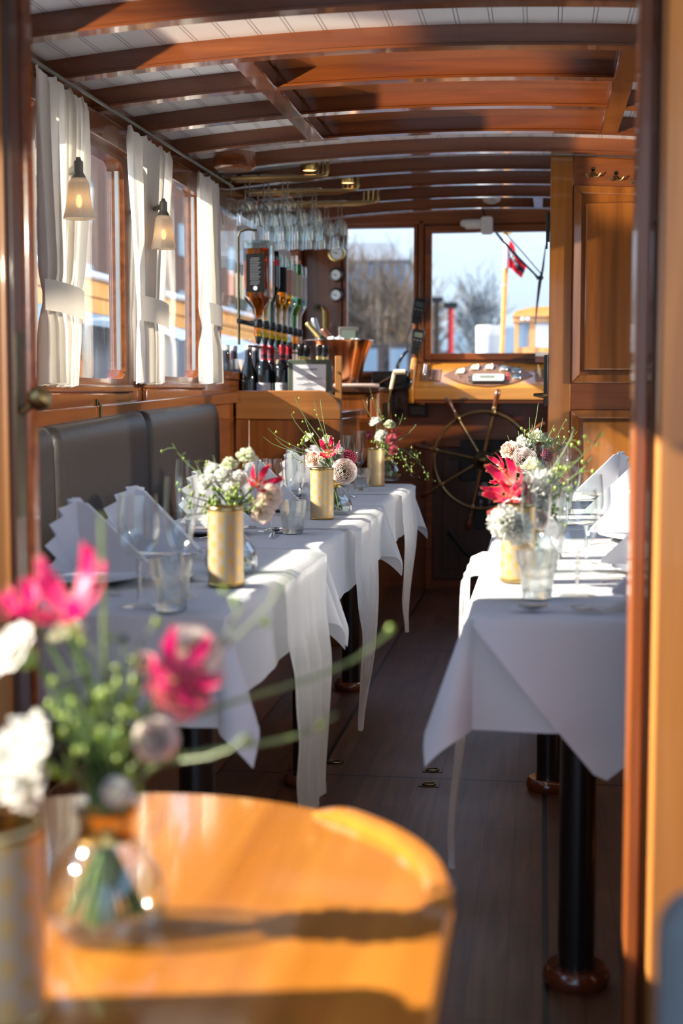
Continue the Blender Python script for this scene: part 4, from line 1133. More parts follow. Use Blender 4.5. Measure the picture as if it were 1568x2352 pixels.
# ------------------------------------------------------------------ steering position
# dashboard with its sloped face
DP = Vector((0, 8.02, 1.174)); DE = Vector((0, .215, .139)).normalized(); DN = Vector((0, -DE.z, DE.y))
def onslope(px, py, lift=0.0):
    d = ray(px, py); n = DN; q = DP + n * lift
    return CAMP + d * ((q - CAMP).dot(n) / d.dot(n))
DM = Matrix((Vector((1, 0, 0)), DE, DN)).transposed()
d = thing('dashboard', 'honey coloured wooden dashboard with a sloped face below the windscreen', 'dashboard', (-.34, 8.1, 1.1))
poly = [(8.02, 1.105), (8.02, 1.174), (8.235, 1.313), (8.245, 1.313), (8.245, 1.105)]
put('console', MB().prism(poly, lambda y, z: (-.708, y, z), lambda y, z: (.30, y, z)), 'wood_dash', d, bevel=.004)
endp = [(7.985, 1.11), (7.98, 1.18), (8.10, 1.30), (8.18, 1.345), (8.245, 1.35), (8.245, 1.09), (8.0, 1.085)]
put('end_cheek', MB().prism(endp, lambda y, z: (-.738, y, z), lambda y, z: (-.709, y, z)), 'wood_dash', d, bevel=.008)
put('under_rail', MB().box(-.70, .30, 8.03, 8.06, 1.085, 1.104), 'wood_front', d, bevel=.004)
pl = thing('instrument_panel', 'pointed oval copper coloured instrument panel set into the dashboard', 'instrument panel', onslope(1121, 862))
a = onslope(1020, 863); b = onslope(1222, 863); cxy = (a + b) / 2; hw = (b - a).length / 2; hh = (onslope(1121, 838) - onslope(1121, 888)).length / 2
def lens(hw, hh, n=24):
    pts = []
    for k in range(n + 1):
        u = -1 + 2 * k / n; pts.append((hw * u, hh * (1 - abs(u) ** 2.1)))
    for k in range(1, n):
        u = 1 - 2 * k / n; pts.append((hw * u, -hh * (1 - abs(u) ** 2.1)))
    return pts
def slab(poly, c, l0, l1):
    return MB().prism(poly, lambda x, y: c + DM @ Vector((x, y, l0)), lambda x, y: c + DM @ Vector((x, y, l1)))
put('rim', slab(lens(hw * 1.03, hh * 1.06), cxy, .0006, .002), 'wood_dark', pl, smooth=0)
put('plate', slab(lens(hw, hh), cxy, .0021, .004), 'plaque', pl, smooth=0)
for k in range(10):
    u = -.9 + .2 * k
    for s in (-1, 1):
        q = cxy + DM @ Vector((hw * u, s * hh * (1 - abs(u) ** 2.1) * .9, .0045)); put('rivet', MB().lathe([(.0025, -.001), (.002, .001), (0, .0015)], 8, q, DM), 'brass', pl)
for k, (px_, py_, col, nm) in enumerate(((1056, 854, 'dial_cream', 0), (1089, 845, 'dial_cream', 0), (1122, 844, 'dial_cream', 0), (1157, 847, 'dial_white', 0), (1186, 852, 'dial_blue', 1), (1187, 866, 'dial_blue', 1))):
    c = onslope(px_, py_, .004); r = .030
    names = ('cream dial farthest toward the lever plate', 'second cream dial', 'third cream dial above the display', 'white faced dial', 'upper blue grey meter', 'lower blue grey meter')
    g_ = put('gauge', MB().lathe([(r, 0), (r, .007), (r * .93, .010), (r * .86, .008), (r * .86, .004)], 28, c, DM), 'steel', pl)
    f = put('dial', MB().lathe([(0, .005), (r * .88, .005), (r * .88, .0045)], 24, c, DM), col, None); f.parent = g_
    f.data.transform(Matrix.Translation(-pl.location)) if False else None
    # dial vertices are world coordinates: bring them under the panel's frame
    f.data.transform(Matrix.Translation(-Vector(pl.location)))
    nd = put('needle', MB().prism([(-.0015, -.004), (.0015, -.004), (.0008, r * .7), (-.0008, r * .7)] if nm == 0 else [(-.018, -.005), (.018, -.005), (.018, .005), (-.018, .005)],
              lambda x, y, c=c, k=k: c + DM @ (Matrix.Rotation(1.2 - .9 * k if k < 4 else 0, 3, 'Z') @ Vector((x, y, .0055))), lambda x, y, c=c, k=k: c + DM @ (Matrix.Rotation(1.2 - .9 * k if k < 4 else 0, 3, 'Z') @ Vector((x, y, .006)))), 'black' if nm == 0 else 'lcd_dark', None, smooth=0)
    nd.parent = g_; nd.data.transform(Matrix.Translation(-Vector(pl.location)))
c = onslope(1121, 873, .004)
def rrect(w_, h_, r, n=6):
    pts = []
    for sx, sy, a0 in ((1, 1, 0), (-1, 1, 90), (-1, -1, 180), (1, -1, 270)):
        for k in range(n + 1):
            a = math.radians(a0 + 90 * k / n); pts.append((sx * (w_ - r) + r * math.cos(a), sy * (h_ - r) + r * math.sin(a)))
    return pts
dsp = put('display', slab(rrect(.098, .042, .02), c, 0, .014), 'black_rubber', pl, bevel=.002)
for nm, po, dy, l0, l1, mt in (('case_face', rrect(.088, .034, .016), .002, .0145, .018, 'grey_case'), ('screen', rrect(.042, .017, .002), .006, .0182, .0188, 'lcd'), ('buttons_strip', rrect(.05, .004, .002), -.024, .0182, .019, 'dial_cream')):
    o = put(nm, slab(po, c + DM @ Vector((-.006 if nm == 'screen' else 0, dy, 0)), l0, l1), mt, None, smooth=0); o.parent = dsp; o.data.transform(Matrix.Translation(-Vector(pl.location)))
for k, (px_, py_) in enumerate(((1054, 866), (1075, 867), (1076, 875), (1166, 860), (1166, 866), (1166, 872))):
    put('switch', MB().lathe([(.006, 0), (.006, .004), (.004, .010), (0, .011)], 10, onslope(px_, py_, .004), DM), 'steel' if k < 3 else 'red', pl)
# lever plates at both ends
for k, (px_, py_, wpx, lab) in enumerate(((990, 862, .053, 'copper coloured switch plate with five steel ball levers on the dashboard'), (1243, 862, .03, 'copper coloured switch plate with small cream levers beside the partition'))):
    c = onslope(px_, py_, .001)
    t = thing('switch_plate', lab, 'switch plate', c)
    put('plate', slab(rrect(wpx, .062, .004), c, 0, .003), 'plaque', t, smooth=0)
    for j in range(5 if k == 0 else 4):
        y = .048 - .024 * j; q = c + DM @ Vector((-.02 if k == 0 else -.005, y, .003))
        lv = put('lever', MB().tube([q, q + DM @ Vector((-.014, 0, .03))], .0022, 6).ball(q + DM @ Vector((-.015, 0, .033)), .0105 if k == 0 else .005, 12, 8), 'steel' if k == 0 else 'cream', t)
        put('slot', slab([(-.012, -.004), (.018, -.004), (.022, 0), (.018, .004), (-.012, .004)], q + DM @ Vector((.02, 0, 0)), 0, .002), 'wood_dark', t, smooth=0)
# the wheel
WY = 7.93
c = at(1108, 1057, WY); r = 111 * WY / F
t = thing('ship_wheel', 'brass ship steering wheel with eight wooden handles in front of the dark cupboard door', 'steering wheel', c)
put('rim', MB().tube([(c.x + r * math.cos(2 * PI * k / 64), WY, c.z + r * math.sin(2 * PI * k / 64)) for k in range(65)], .0105, 10, cap=False), 'brass_old', t, smooth=60)
MY = Matrix.Rotation(PI / 2, 3, 'X')
put('hub', MB().lathe([(0, .028), (.018, .026), (.024, .018), (.030, .014), (.052, .012), (.056, .004), (.056, -.02), (.03, -.03), (.02, -.18), (0, -.18)], 32, c, MY), 'bronze', t)
put('hub_cap', MB().lathe([(.0, .036), (.012, .033), (.019, .024), (.019, .016)], 20, c, MY), 'brass_old', t)
for k in range(8):
    a = math.radians(78 + 45 * k + (-2 if k % 2 else 0)); u = Vector((math.cos(a), 0, math.sin(a)))
    sp_ = put('spoke', MB().tube([c + u * .05, c + u * (r - .03), c + u * (r - .012)], [.009, .0072, .009], 10), 'brass_old', t)
    M = Vector((0, 0, 1)).rotation_difference(u).to_matrix()
    put('boss', MB().lathe([(.008, -.02), (.011, -.018), (.014, -.008), (.0175, 0), (.014, .012), (.009, .02), (.012, .024), (.008, .034)], 16, c + u * r, M), 'brass_old', t)
    put('handle', MB().lathe([(.008, .034), (.0125, .045), (.011, .06), (.0155, .085), (.0165, .105), (.013, .125), (.006, .133), (0, .134)], 16, c + u * r, M), 'handle_wood', t)
# bulkhead items
def gauge_on(px_, py_, r, rim, face, lab, nm='wall_gauge', Y=YF - .036):
    c = at(px_, py_, Y); t = thing(nm, lab, 'gauge', c)
    put('case', MB().lathe([(r, 0), (r, .012), (r * .92, .024), (r * .76, .026), (r * .72, .018)], 32, c, MY), rim, t)
    put('dial', MB().lathe([(0, .017), (r * .74, .017), (r * .74, .015)], 28, c, MY), face, t)
    put('hand', MB().tube([c + Vector((.006, -.0185, -.004)), c + Vector((-.5 * r, -.0185, .16 * r))], .0013, 5), 'black', t)
    put('pin', MB().disc(c + Vector((0, -.019, 0)), .004, 'Y', 10, .002), 'black', t)
gauge_on(773, 582, .052, 'brass', 'dial_white', 'round brass ship clock on the post beside the windscreen, topmost of three')
gauge_on(771, 632, .041, 'bronze', 'dial_white', 'dark rimmed round gauge under the brass clock')
gauge_on(771, 678, .041, 'bronze', 'dial_white', 'dark rimmed round gauge, lowest of the three on the post')
c = at(740, 735, 8.19)
t = thing('brass_pull', 'brass pull bar on the post below the round gauges', 'pull bar', c)
put('bar', MB().tube([(c.x - .035, 8.24, c.z + .075), (c.x - .0, 8.19, c.z + .07), (c.x + .012, 8.185, c.z + .05), (c.x + .012, 8.185, c.z - .1)], .011, 10), 'brass', t)
put('rose', MB().disc((c.x - .035, 8.236, c.z + .075), .022, 'Y', 18, .014), 'bronze', t)
# two handheld radios clipped on the pillar
for k, (px_, py_, tilt, lab) in enumerate(((959, 716, -13, 'upper black handheld radio clipped to the pillar between the windscreen panes'), (957, 786, -10, 'lower black handheld radio clipped to the pillar between the windscreen panes'))):
    c = at(px_, py_, 8.225); R3 = Matrix.Rotation(math.radians(-tilt), 3, 'Y') @ Matrix.Rotation(math.radians(8), 3, 'Z')
    t = thing('handheld_radio', lab, 'radio', c)
    shp = [(-.026, -.07), (.022, -.074), (.026, -.04), (.035, .02), (.037, .068), (.030, .075), (-.028, .075), (-.037, .066), (-.034, .02)]
    put('case', MB().prism(shp, lambda x, z: c + R3 @ Vector((x, -.018, z)), lambda x, z: c + R3 @ Vector((x, .018, z))), 'black', t, bevel=.005)
    put('screen', MB().obox(c + R3 @ Vector((0, -.0187, .042)), .046, .002, .028, R3), 'lcd_dark' if k == 0 else 'lcd', t)
    for i in range(3):
        for j in range(3): put('key', MB().obox(c + R3 @ Vector((-.018 + .018 * i, -.0187, .012 - .016 * j)), .009, .003, .006, R3), 'rubber_grey' if j == 0 else 'lcd_dark', t)
    put('knob', MB().lathe([(.006, .07), (.007, .088), (0, .089)], 12, c + R3 @ Vector((.027, 0, 0)), R3), 'black', t)
    put('clip', MB().obox(c + R3 @ Vector((0, .023, .03)), .022, .012, .03, R3), 'black', t)
pts = []
p0, p1, p2 = at(945, 745, 8.2), at(934, 806, 8.19), at(912, 846, 8.16)
cord = [p0, p0 + (p1 - p0) * .5 + Vector((-.012, 0, 0)), p1]
m = MB().tube(cord, .004, 6)
n = 200
coil = []
for k in range(n + 1):
    u = k / n; q = p1 + (p2 - p1) * u + Vector((-.01 * math.sin(PI * u), 0, 0)); a = u * 2 * PI * 15
    coil.append(q + Vector((math.cos(a) * .009, math.sin(a) * .009, 0)))
m.tube(coil, .0032, 5)
tag(put('radio_cord', m, 'black_gloss'), 'black curly radio cord hanging beside the handheld radios', 'cord')
# side cabinet between bar and bulkhead, with its tray shelf
t = thing('side_cabinet', 'wooden cabinet with a step between bar and windscreen', 'cabinet', (-1.1, 7.8, 0))
put('body', MB().box(XL + .012, -.85, 7.52, 8.24, 0, 1.145), 'wood_panel', t, bevel=.004)
put('top_board', MB().box(XL + .012, -.842, 7.49, 8.24, 1.146, 1.172), 'wood_dark', t, bevel=.005)
put('door', MB().box(-1.09, -.91, 7.508, 7.52, 1.0, 1.12), 'wood_post', t, bevel=.003)
put('side_strip', MB().box(-.895, -.855, 7.505, 7.52, .3, 1.14), 'wood_post', t, bevel=.004)
put('step', MB().box(XL + .012, -.85, 7.43, 7.519, 0, .985), 'wood_post', t, bevel=.004)
put('step_board', MB().box(XL + .012, -.845, 7.425, 7.519, .986, 1.012), 'wood_jamb', t, bevel=.004)
c = at(865, 887, 7.6)
m = MB().obox(at(815, 888, 7.58) + Vector((0, .06, .0)), .24, .10, .022)
m2 = put('folded_towel', m, 'towel', bevel=.009); tag(m2, 'folded dusty pink towel on the cabinet below the copper bucket', 'towel')
m2.location.z = 1.1725 + .011 - (at(815, 888, 7.58)).z
# champagne bucket
bc = at(777, 885, 7.86); bc.z = 1.1725
t = thing('champagne_bucket', 'wide copper champagne bucket with a flared rim on the cabinet', 'ice bucket', bc)
put('bowl', MB().lathe([(0, .004), (.118, .004), (.124, .012), (.130, .06), (.146, .13), (.168, .20), (.190, .25), (.196, .258), (.192, .262), (.184, .25), (.160, .19), (.138, .12), (.12, .05), (.115, .02), (0, .018)], 64, bc), 'copper', t)
put('foot_ring', MB().lathe([(.126, 0), (.13, .004), (.126, .012)], 48, bc), 'steel', t)
rnd = random.Random(5); m = MB()
for k in range(34):
    a, rr = rnd.uniform(0, 6.28), .15 * math.sqrt(rnd.random())
    m.obox(bc + Vector((rr * math.cos(a), rr * math.sin(a), .215 + .035 * rnd.random() + .02 * (1 - rr / .16))), .034, .034, .03, Euler((rnd.uniform(0, 3), rnd.uniform(0, 3), 0)).to_matrix())
ic = put('ice', m, 'ice', bevel=.004); tag(ic, 'heap of ice cubes filling the copper bucket', 'ice', kind='stuff')
for k, (px_, py_, ang, foil, lab) in enumerate(((705, 742, -42, 'foil_gold', 'champagne bottle with gold foil neck leaning out of the bucket'), (720, 732, -16, 'foil_silver', 'champagne bottle with silver foil neck in the bucket'), (741, 756, -38, 'foil_copper', 'champagne bottle with copper foil neck in the bucket'))):
    tip = at(px_, py_, 7.86 - .03 + .05 * k); a = math.radians(ang); u = Vector((math.sin(a), .0, math.cos(a))); M = Vector((0, 0, 1)).rotation_difference(u).to_matrix(); base = tip - u * .17
    t = thing('champagne_bottle', lab, 'champagne bottle', base)
    put('foil', MB().lathe([(.0215, .06), (.0175, .10), (.0155, .15), (.0165, .165), (.012, .172), (0, .173)], 20, base, M), foil, t)
    put('glass_body', MB().lathe([(0, -.03), (.036, -.03), (.03, .02), (.0225, .055), (.0215, .062)], 24, base, M), 'foil_navy' if k == 1 else 'green_bottle', t)
c = at(801, 768, 8.13); c.z = 1.1725
t = thing('framed_notice', 'small grey framed notice standing behind the copper bucket', 'picture frame', c)
z1 = at(801, 751, 8.13).z
put('frame', MB().box(c.x - .058, c.x + .058, 8.12, 8.135, 1.173, z1), 'grey_frame', t, bevel=.003); put('print', MB().box(c.x - .04, c.x + .04, 8.117, 8.12, 1.26, z1 - .02), 'lcd', t)
# throttle lever, horn hose, keys, small screen
t = thing('throttle_lever', 'cream throttle lever with a T shaped grip beside the dashboard', 'lever', at(888, 935, 7.7))
put('rod', MB().tube([at(888, 936, 7.7), at(897, 893, 7.7)], .007, 8), 'brass_old', t)
put('arm', MB().tube([at(897, 893, 7.7), at(905, 856, 7.7)], .0085, 10), 'cream', t)
put('grip', MB().tube([at(903, 855, 7.7), at(930, 854, 7.7)], .0135, 14), 'cream', t, smooth=60)
put('mount', MB().box(-.8415, at(894, 936, 7.7).x, 7.68, 7.74, at(886, 970, 7.7).z, at(886, 925, 7.7).z), 'bronze', t, bevel=.004)
m = MB(); pts = [at(868, 884, 8.0), at(890, 872, 8.0), at(903, 865, 8.0), at(885, 878, 7.98), at(893, 888, 7.97), at(915, 893, 7.97), at(938, 888, 7.98), at(944, 872, 8.0)]
m.tube([pts[0], pts[1], pts[2]], .011, 10); m.tube(pts[3:], .013, 10)
h = put('rubber_hose', m, 'black_gloss', smooth=60); tag(h, 'glossy black hose looped behind the cream lever', 'hose')
t = thing('chart_plotter', 'black instrument housing on the sill under the port windscreen pane', 'instrument housing', at(895, 870, 8.1))
put('housing', MB().box(at(855, 870, 8.1).x, at(940, 870, 8.1).x, 8.05, 8.22, 1.173, 1.268), 'black', t, bevel=.01)
put('socket', MB().box(at(880, 870, 8.1).x, at(900, 870, 8.1).x, 8.045, 8.05, 1.2, 1.24), 'black_rubber', t, bevel=.002)
c = at(959, 943, 8.255)
t = thing('small_screen', 'small black framed screen on the bulkhead left of the wheel', 'screen', c)
put('bezel', MB().box(c.x - .056, c.x + .056, 8.232, 8.27, c.z - .036, c.z + .036), 'black', t, bevel=.003); put('glass_face', MB().box(c.x - .04, c.x + .04, 8.230, 8.232, c.z - .022, c.z + .024), 'lcd_dark', t)
c = at(916, 920, 8.245)
t = thing('hanging_keys', 'two dark key fobs hanging from a brass hook on the bulkhead', 'keys', c)
put('hook', MB().tube([(c.x, 8.278, c.z + .01), (c.x, 8.25, c.z + .008), (c.x, 8.245, c.z - .006)], .003, 6), 'brass_old', t)
for s in (-1, 1): put('fob', MB().box(c.x + s * .011 - .007, c.x + s * .011 + .007, 8.24, 8.252, c.z - .105, c.z - .045), 'black', t, bevel=.003); put('ring', MB().tube([(c.x, 8.246, c.z - .004), (c.x + s * .011, 8.246, c.z - .046)], .0018, 5), 'brass_old', t)
# dark equipment on the cupboard door
c = at(1118, 1055, YF - .032)
t = thing('control_box', 'flat black control box on the door behind the wheel', 'control box', c)
put('box', MB().box(at(1057, 1055, YF - .05).x, at(1180, 1055, YF - .05).x, YF - .06, YF - .032, at(1118, 1103, YF).z, at(1118, 1010, YF).z), 'black', t, bevel=.004)
put('cover_line', MB().box(at(1095, 1055, YF - .05).x, at(1097, 1055, YF - .05).x, YF - .0615, YF - .06, at(1118, 1101, YF).z, at(1118, 1012, YF).z), 'black_gloss', t)
t = thing('fuse_box', 'black panel of small pale switches on the door under the wheel hub', 'switch panel', at(1110, 1150, YF - .032))
put('panel', MB().box(at(1092, 1150, YF).x, at(1180, 1150, YF).x, YF - .045, YF - .032, at(1110, 1215, YF).z, at(1110, 1104, YF).z), 'black', t, bevel=.002)
for j, py_ in enumerate((1112, 1134, 1152, 1165)):
    for px_ in (1104, 1124) if j else (1112,):
        q = at(px_, py_, YF - .05); put('switch', MB().box(q.x - (.016 if j < 2 else .007), q.x + (.016 if j < 2 else .007), YF - .0475, YF - .045, q.z - .011, q.z + .011), 'rubber_grey', t)
m = MB().tube([(-.52, 8.24, .34), (-.42, 8.2, .22), (-.28, 8.19, .15), (-.12, 8.2, .14), (.02, 8.22, .17)], .014, 8)
tag(put('floor_cable', m, 'black_rubber', smooth=60), 'thick black cable sagging across the foot of the cupboard door', 'cable')
# latch and hinge strips at the edge of the partition
t = thing('door_latch', 'black latch with a dark handle on the free edge of the panelled partition', 'latch', (.02, 5.84, 1.16))
z0, z1 = at(1251, 905, 5.83).z, at(1251, 815, 5.83).z
put('strip', MB().box(.010, .0275, 5.83, 5.86, z0 - .05, z1), 'black', t, bevel=.003)
hz = at(1238, 909, 5.8).z; put('handle', MB().tube([(.02, 5.822, hz), (.004, 5.80, hz + .001), (-.03, 5.80, hz + .004)], [.012, .011, .006], 10), 'bronze', t)
t = thing('hinge_strip', 'black strip high on the free edge of the panelled partition', 'strip', (.02, 5.84, 1.8)); put('strip', MB().box(.014, .0275, 5.84, 5.87, at(1253, 555, 5.85).z, at(1253, 487, 5.85).z), 'black', t, bevel=.002); put('pin', MB().tube([(.016, 5.838, 1.72), (.016, 5.838, 1.86)], .004, 8), 'black', t)
for k, px_ in enumerate((1361, 1414, 1462)):
    c = at(px_, (396, 404, 410)[k], PY - .012)
    t = thing('coat_hook', 'small double brass coat hook on the partition, %s' % ('nearest its free edge', 'middle of the three', 'nearest the doorway post')[k], 'coat hook', c, 'coat hooks')
    put('plate', MB().lathe([(0, .004), (.008, .004), (.009, 0)], 14, (c.x, c.y, c.z + .012), MY).box(c.x - .006, c.x + .006, c.y - .004, c.y, c.z - .01, c.z + .012), 'bronze', t)
    for s in (-1, 1): put('prong', MB().tube([(c.x, c.y - .004, c.z - .004), (c.x + s * .008, c.y - .014, c.z - .018), (c.x + s * .02, c.y - .026, c.z - .02), (c.x + s * .03, c.y - .03, c.z - .008)], [.004, .004, .0035, .0035], 8), 'brass_old', t)
# wiper motor inside, wiper arms outside
c = at(1118, 518, 8.2); q = at(1068, 515, 8.2)
t = thing('wiper_motor', 'white wiper motor above the starboard windscreen pane', 'wiper motor', c)
put('motor_can', MB().lathe([(.0, 0), (.026, 0), (.028, .01), (.028, .10), (.0, .10)], 24, q, Matrix.Rotation(PI / 2, 3, 'Y')), 'white_paint', t)
put('end_lug', MB().disc((q.x - .008, 8.2, q.z + .004), .02, 'Y', 16, .012), 'white_paint', t)
put('gear_case', MB().prism(rrect(.033, .048, .014), lambda x, z: (c.x + x, 8.165, c.z + z), lambda x, z: (c.x + x, 8.235, c.z + z)), 'white_paint', t, bevel=.006)
put('cable', MB().tube([(c.x - .015, 8.2, c.z + .045), (c.x - .022, 8.2, c.z + .08), (c.x - .024, 8.22, c.z + .11)], .006, 8), 'black_rubber', t)
put('shaft', MB().tube([(c.x + .02, 8.23, c.z - .01), (c.x + .02, 8.36, c.z - .01)], .007, 8), 'black', t)
WYO = 8.37
t = thing('wiper', 'black twin arm wiper across the starboard windscreen pane', 'wiper', at(1240, 637, WYO))
put('arm', MB().tube([at(1128, 520, WYO), at(1150, 548, WYO), at(1190, 592, WYO), at(1228, 630, WYO), at(1237, 641, WYO)], [.006, .007, .007, .006, .010], 8), 'black', t)
put('link', MB().tube([at(1150, 524, WYO + .01), at(1200, 580, WYO + .01), at(1243, 630, WYO + .01)], .0035, 6), 'black', t)
put('joint', MB().ball(at(1241, 638, WYO), (.018, .008, .014), 10, 8), 'black', t)
put('blade', MB().tube([at(1253, 562, WYO + .015), at(1246, 618, WYO + .015), at(1239, 650, WYO + .015), at(1233, 700, WYO + .015), at(1229, 745, WYO + .015)], [.003, .007, .010, .006, .003], 8), 'black', t)
c = at(1241, 819, 8.23)
t = thing('white_junction_box', 'small white box on the windscreen sill beside the partition', 'junction box', c)
put('cover', MB().box(c.x - .03, c.x + .04, 8.20, 8.26, c.z, c.z + .024), 'white_paint', t, bevel=.003); put('base', MB().box(c.x - .03, c.x + .04, 8.20, 8.26, 1.3145, c.z - .0005), 'wood_beam', t, bevel=.002)
# ------------------------------------------------------------------ flowers
def petal_patch(m, phi, half, prof, shape=lambda t: math.sin(PI * min(1, .12 + .80 * t)) ** .55, curl=0.0, ruf=0.0, rnd=None, nu=6, nv=6, twist=0.0):
    p1, p2 = (rnd.uniform(0, 6.28), rnd.uniform(0, 6.28)) if rnd else (0, 0)
    def fn(u, v):
        s = 2 * u - 1; r, z = prof(v); w = half * shape(v); a = phi + s * w + twist * v
        rr = r * (1 + curl * s * s * v); zz = z - .25 * r * abs(s) ** 2.5 * v * .4
        if ruf: rr += ruf * v * v * math.sin(s * 7 + p1); zz += ruf * v * v * math.sin(s * 9 + p2)
        return (rr * math.cos(a), rr * math.sin(a), zz)
    m.grid(fn, nu, nv)
def bloom_rose(mat, seed, layers=5, open_=1.0):
    rnd = random.Random(seed); m = MB()
    for L in range(layers):
        q = L / (layers - 1); n = (3, 3, 4, 5, 5, 6)[L]; R = .16 + .62 * q * open_; Hh = 1.05 - .42 * q * open_
        for k in range(n):
            fl = .42 * q * open_ * rnd.uniform(.7, 1.2)
            prof = lambda t, R=R, Hh=Hh, fl=fl: (R * math.sin(min(1, t * 1.25) * PI / 2) * (1 - .12 * (1 - q) * t) + fl * max(0, t - .7) / .3 * .55, -.25 + Hh * t ** .9 - fl * max(0, t - .75) * 1.6)
            petal_patch(m, 2 * PI * k / n + L * .8 + rnd.uniform(-.1, .1), PI / n * 1.35 + .25 * (1 - q), prof, curl=.12, ruf=.03, rnd=rnd)
    return m.mesh('bloom', mat, 80)
def bloom_ranunculus(mat, seed):
    rnd = random.Random(seed); m = MB()
    for L in range(8):
        q = L / 7; n = 5 + L // 2; R = .2 + .8 * q; Hh = .62 - .30 * q * q
        for k in range(n):
            prof = lambda t, R=R, Hh=Hh: (R * math.sin(t * PI / 2 * (1.05 + .3 * (1 - q))), -.4 + (Hh + .4) * (1 - math.cos(t * PI / 2 * 1.1)) )
            petal_patch(m, 2 * PI * k / n + L * .5, PI / n * 1.4, prof, ruf=.015, rnd=rnd)
    return m.mesh('bloom', mat, 80)
def bloom_ruffled(mat, seed):
    rnd = random.Random(seed); m = MB()
    for L in range(5):
        q = L / 4; n = 4 + L; R = .25 + .75 * q
        for k in range(n):
            tl = rnd.uniform(-.1, .15)
            prof = lambda t, R=R, tl=tl: (R * (math.sin(t * PI / 2)), -.45 + (1.15 - .75 * q + tl) * t)
            petal_patch(m, 2 * PI * k / n + L * .9 + rnd.uniform(-.2, .2), PI / n * 1.3, prof, ruf=.11, rnd=rnd, nu=10)
    return m.mesh('bloom', mat, 80)
def bloom_gloriosa(mat, seed):
    rnd = random.Random(seed); m = MB()
    for k in range(6):
        a = 2 * PI * k / 6 + rnd.uniform(-.15, .15); L = 1.5 * rnd.uniform(.9, 1.1); bend = rnd.uniform(1.3, 1.9); p = rnd.uniform(0, 6)
        def fn(u, v):
            s = 2 * u - 1; w = .21 * math.sin(PI * (.06 + .9 * v)) ** .7
            th = v * bend                               # starts outward, sweeps up
            r = .1 + L * .62 * math.sin(th) / bend * 1.5; z = L * .85 * (1 - math.cos(th)) / bend
            off = s * w; wob = .07 * math.sin(v * 14 + p + (0 if s > 0 else 1.5)) * abs(s)
            return ((r + wob) * math.cos(a) - off * math.sin(a), (r + wob) * math.sin(a) + off * math.cos(a), z + .10 * s * s * w * 5 * .3 + wob)
        m.grid(fn, 6, 14)
    return m.mesh('bloom', mat, 80)
def bloom_scabiosa(seed):
    rnd = random.Random(seed); m = MB(); n = 70
    for k in range(n):
        z = 1 - 1.15 * (k + .5) / n; a = k * 2.39996; r = math.sqrt(max(0, 1 - z * z)); p = Vector((r * math.cos(a), r * math.sin(a), z * .75))
        m.ball(p * .9, (.16, .16, .14), 6, 4)
    m.ball((0, 0, 0), (.85, .85, .6), 10, 6)
    return m.mesh('bloom', 'burgundy', 60)
BL = {'white': [bloom_ruffled('petal_white', 1), bloom_ruffled('petal_white', 2)], 'greenwhite': [bloom_ruffled('petal_greenish', 3)], 'rose': [bloom_rose('petal_rose', 4)], 'peach': [bloom_rose('petal_peach', 5, open_=.75)],
      'whiterose': [bloom_rose('petal_white', 6, open_=.7)], 'ranunculus': [bloom_ranunculus('petal_ranunculus', 7)], 'gloriosa': [bloom_gloriosa('petal_gloriosa', 8), bloom_gloriosa('petal_gloriosa', 9)],
      'magenta': [bloom_gloriosa('petal_magenta', 10)], 'redwhite': [bloom_rose('petal_redwhite', 11, open_=.8)], 'scabiosa': [bloom_scabiosa(12)]}
CALYX = MB().lathe([(.0, -.62), (.08, -.6), (.22, -.5), (.34, -.36), (.36, -.2), (.30, -.16), (.0, -.3)], 10).mesh('calyx', 'calyx_green')
PIST = MB().tube([(0, 0, 0), (0, 0, -.25), (.1, .05, -.55)], .05, 6).mesh('pistil', 'pistil')
NAMES = {'white': ('lisianthus', 'white ruffled lisianthus'), 'greenwhite': ('carnation', 'greenish white carnation'), 'rose': ('rose', 'cream rose with pink petal edges'), 'peach': ('rose', 'peach rose with pink edges'), 'whiterose': ('rose', 'white rose'),
         'ranunculus': ('ranunculus', 'pale blush ranunculus'), 'gloriosa': ('gloriosa_lily', 'red gloriosa lily with yellow petal edges'), 'magenta': ('gloriosa_lily', 'magenta gloriosa lily'), 'redwhite': ('garden_rose', 'red and white striped rose'), 'scabiosa': ('scabiosa', 'burgundy scabiosa')}
ORDN = ['highest', 'second highest', 'third highest', 'fourth highest', 'fifth highest', 'sixth highest', 'seventh highest', 'eighth highest']
VH = .128
def vase(loc, label):
    t = thing('bulb_vase', label, 'vase', loc, 'glass bulb vases')
    put('glass_body', MB().lathe([(0, .001), (.04, 0), (.05, .004), (.0575, .02), (.058, .034), (.052, .056), (.036, .080), (.025, .092), (.0235, .104), (.027, .118), (.033, VH), (.032, VH), (.026, .118), (.0225, .104), (.0245, .09), (.0345, .079), (.0505, .055), (.0565, .034), (.056, .02), (.048, .008), (0, .006)], 40, loc), 'glass', t, smooth=60)
    put('neck_band', MB().lathe([(.0275, .0905), (.0255, .095), (.0250, .104), (.0278, .115), (.0300, .119)], 36, loc), 'brass', t)
    put('water', MB().lathe([(.0, .0065), (.047, .0085), (.055, .02), (.0555, .034), (.052, .046), (0, .046)], 32, loc), 'water_clear', t)
    return t
NSTEM = [0]
def bezier(p0, p1, p2, p3, n=9):
    out = []
    for k in range(n + 1):
        t = k / n; out.append(p0 * (1 - t) ** 3 + p1 * 3 * t * (1 - t) ** 2 + p2 * 3 * t * t * (1 - t) + p3 * t ** 3)
    return out
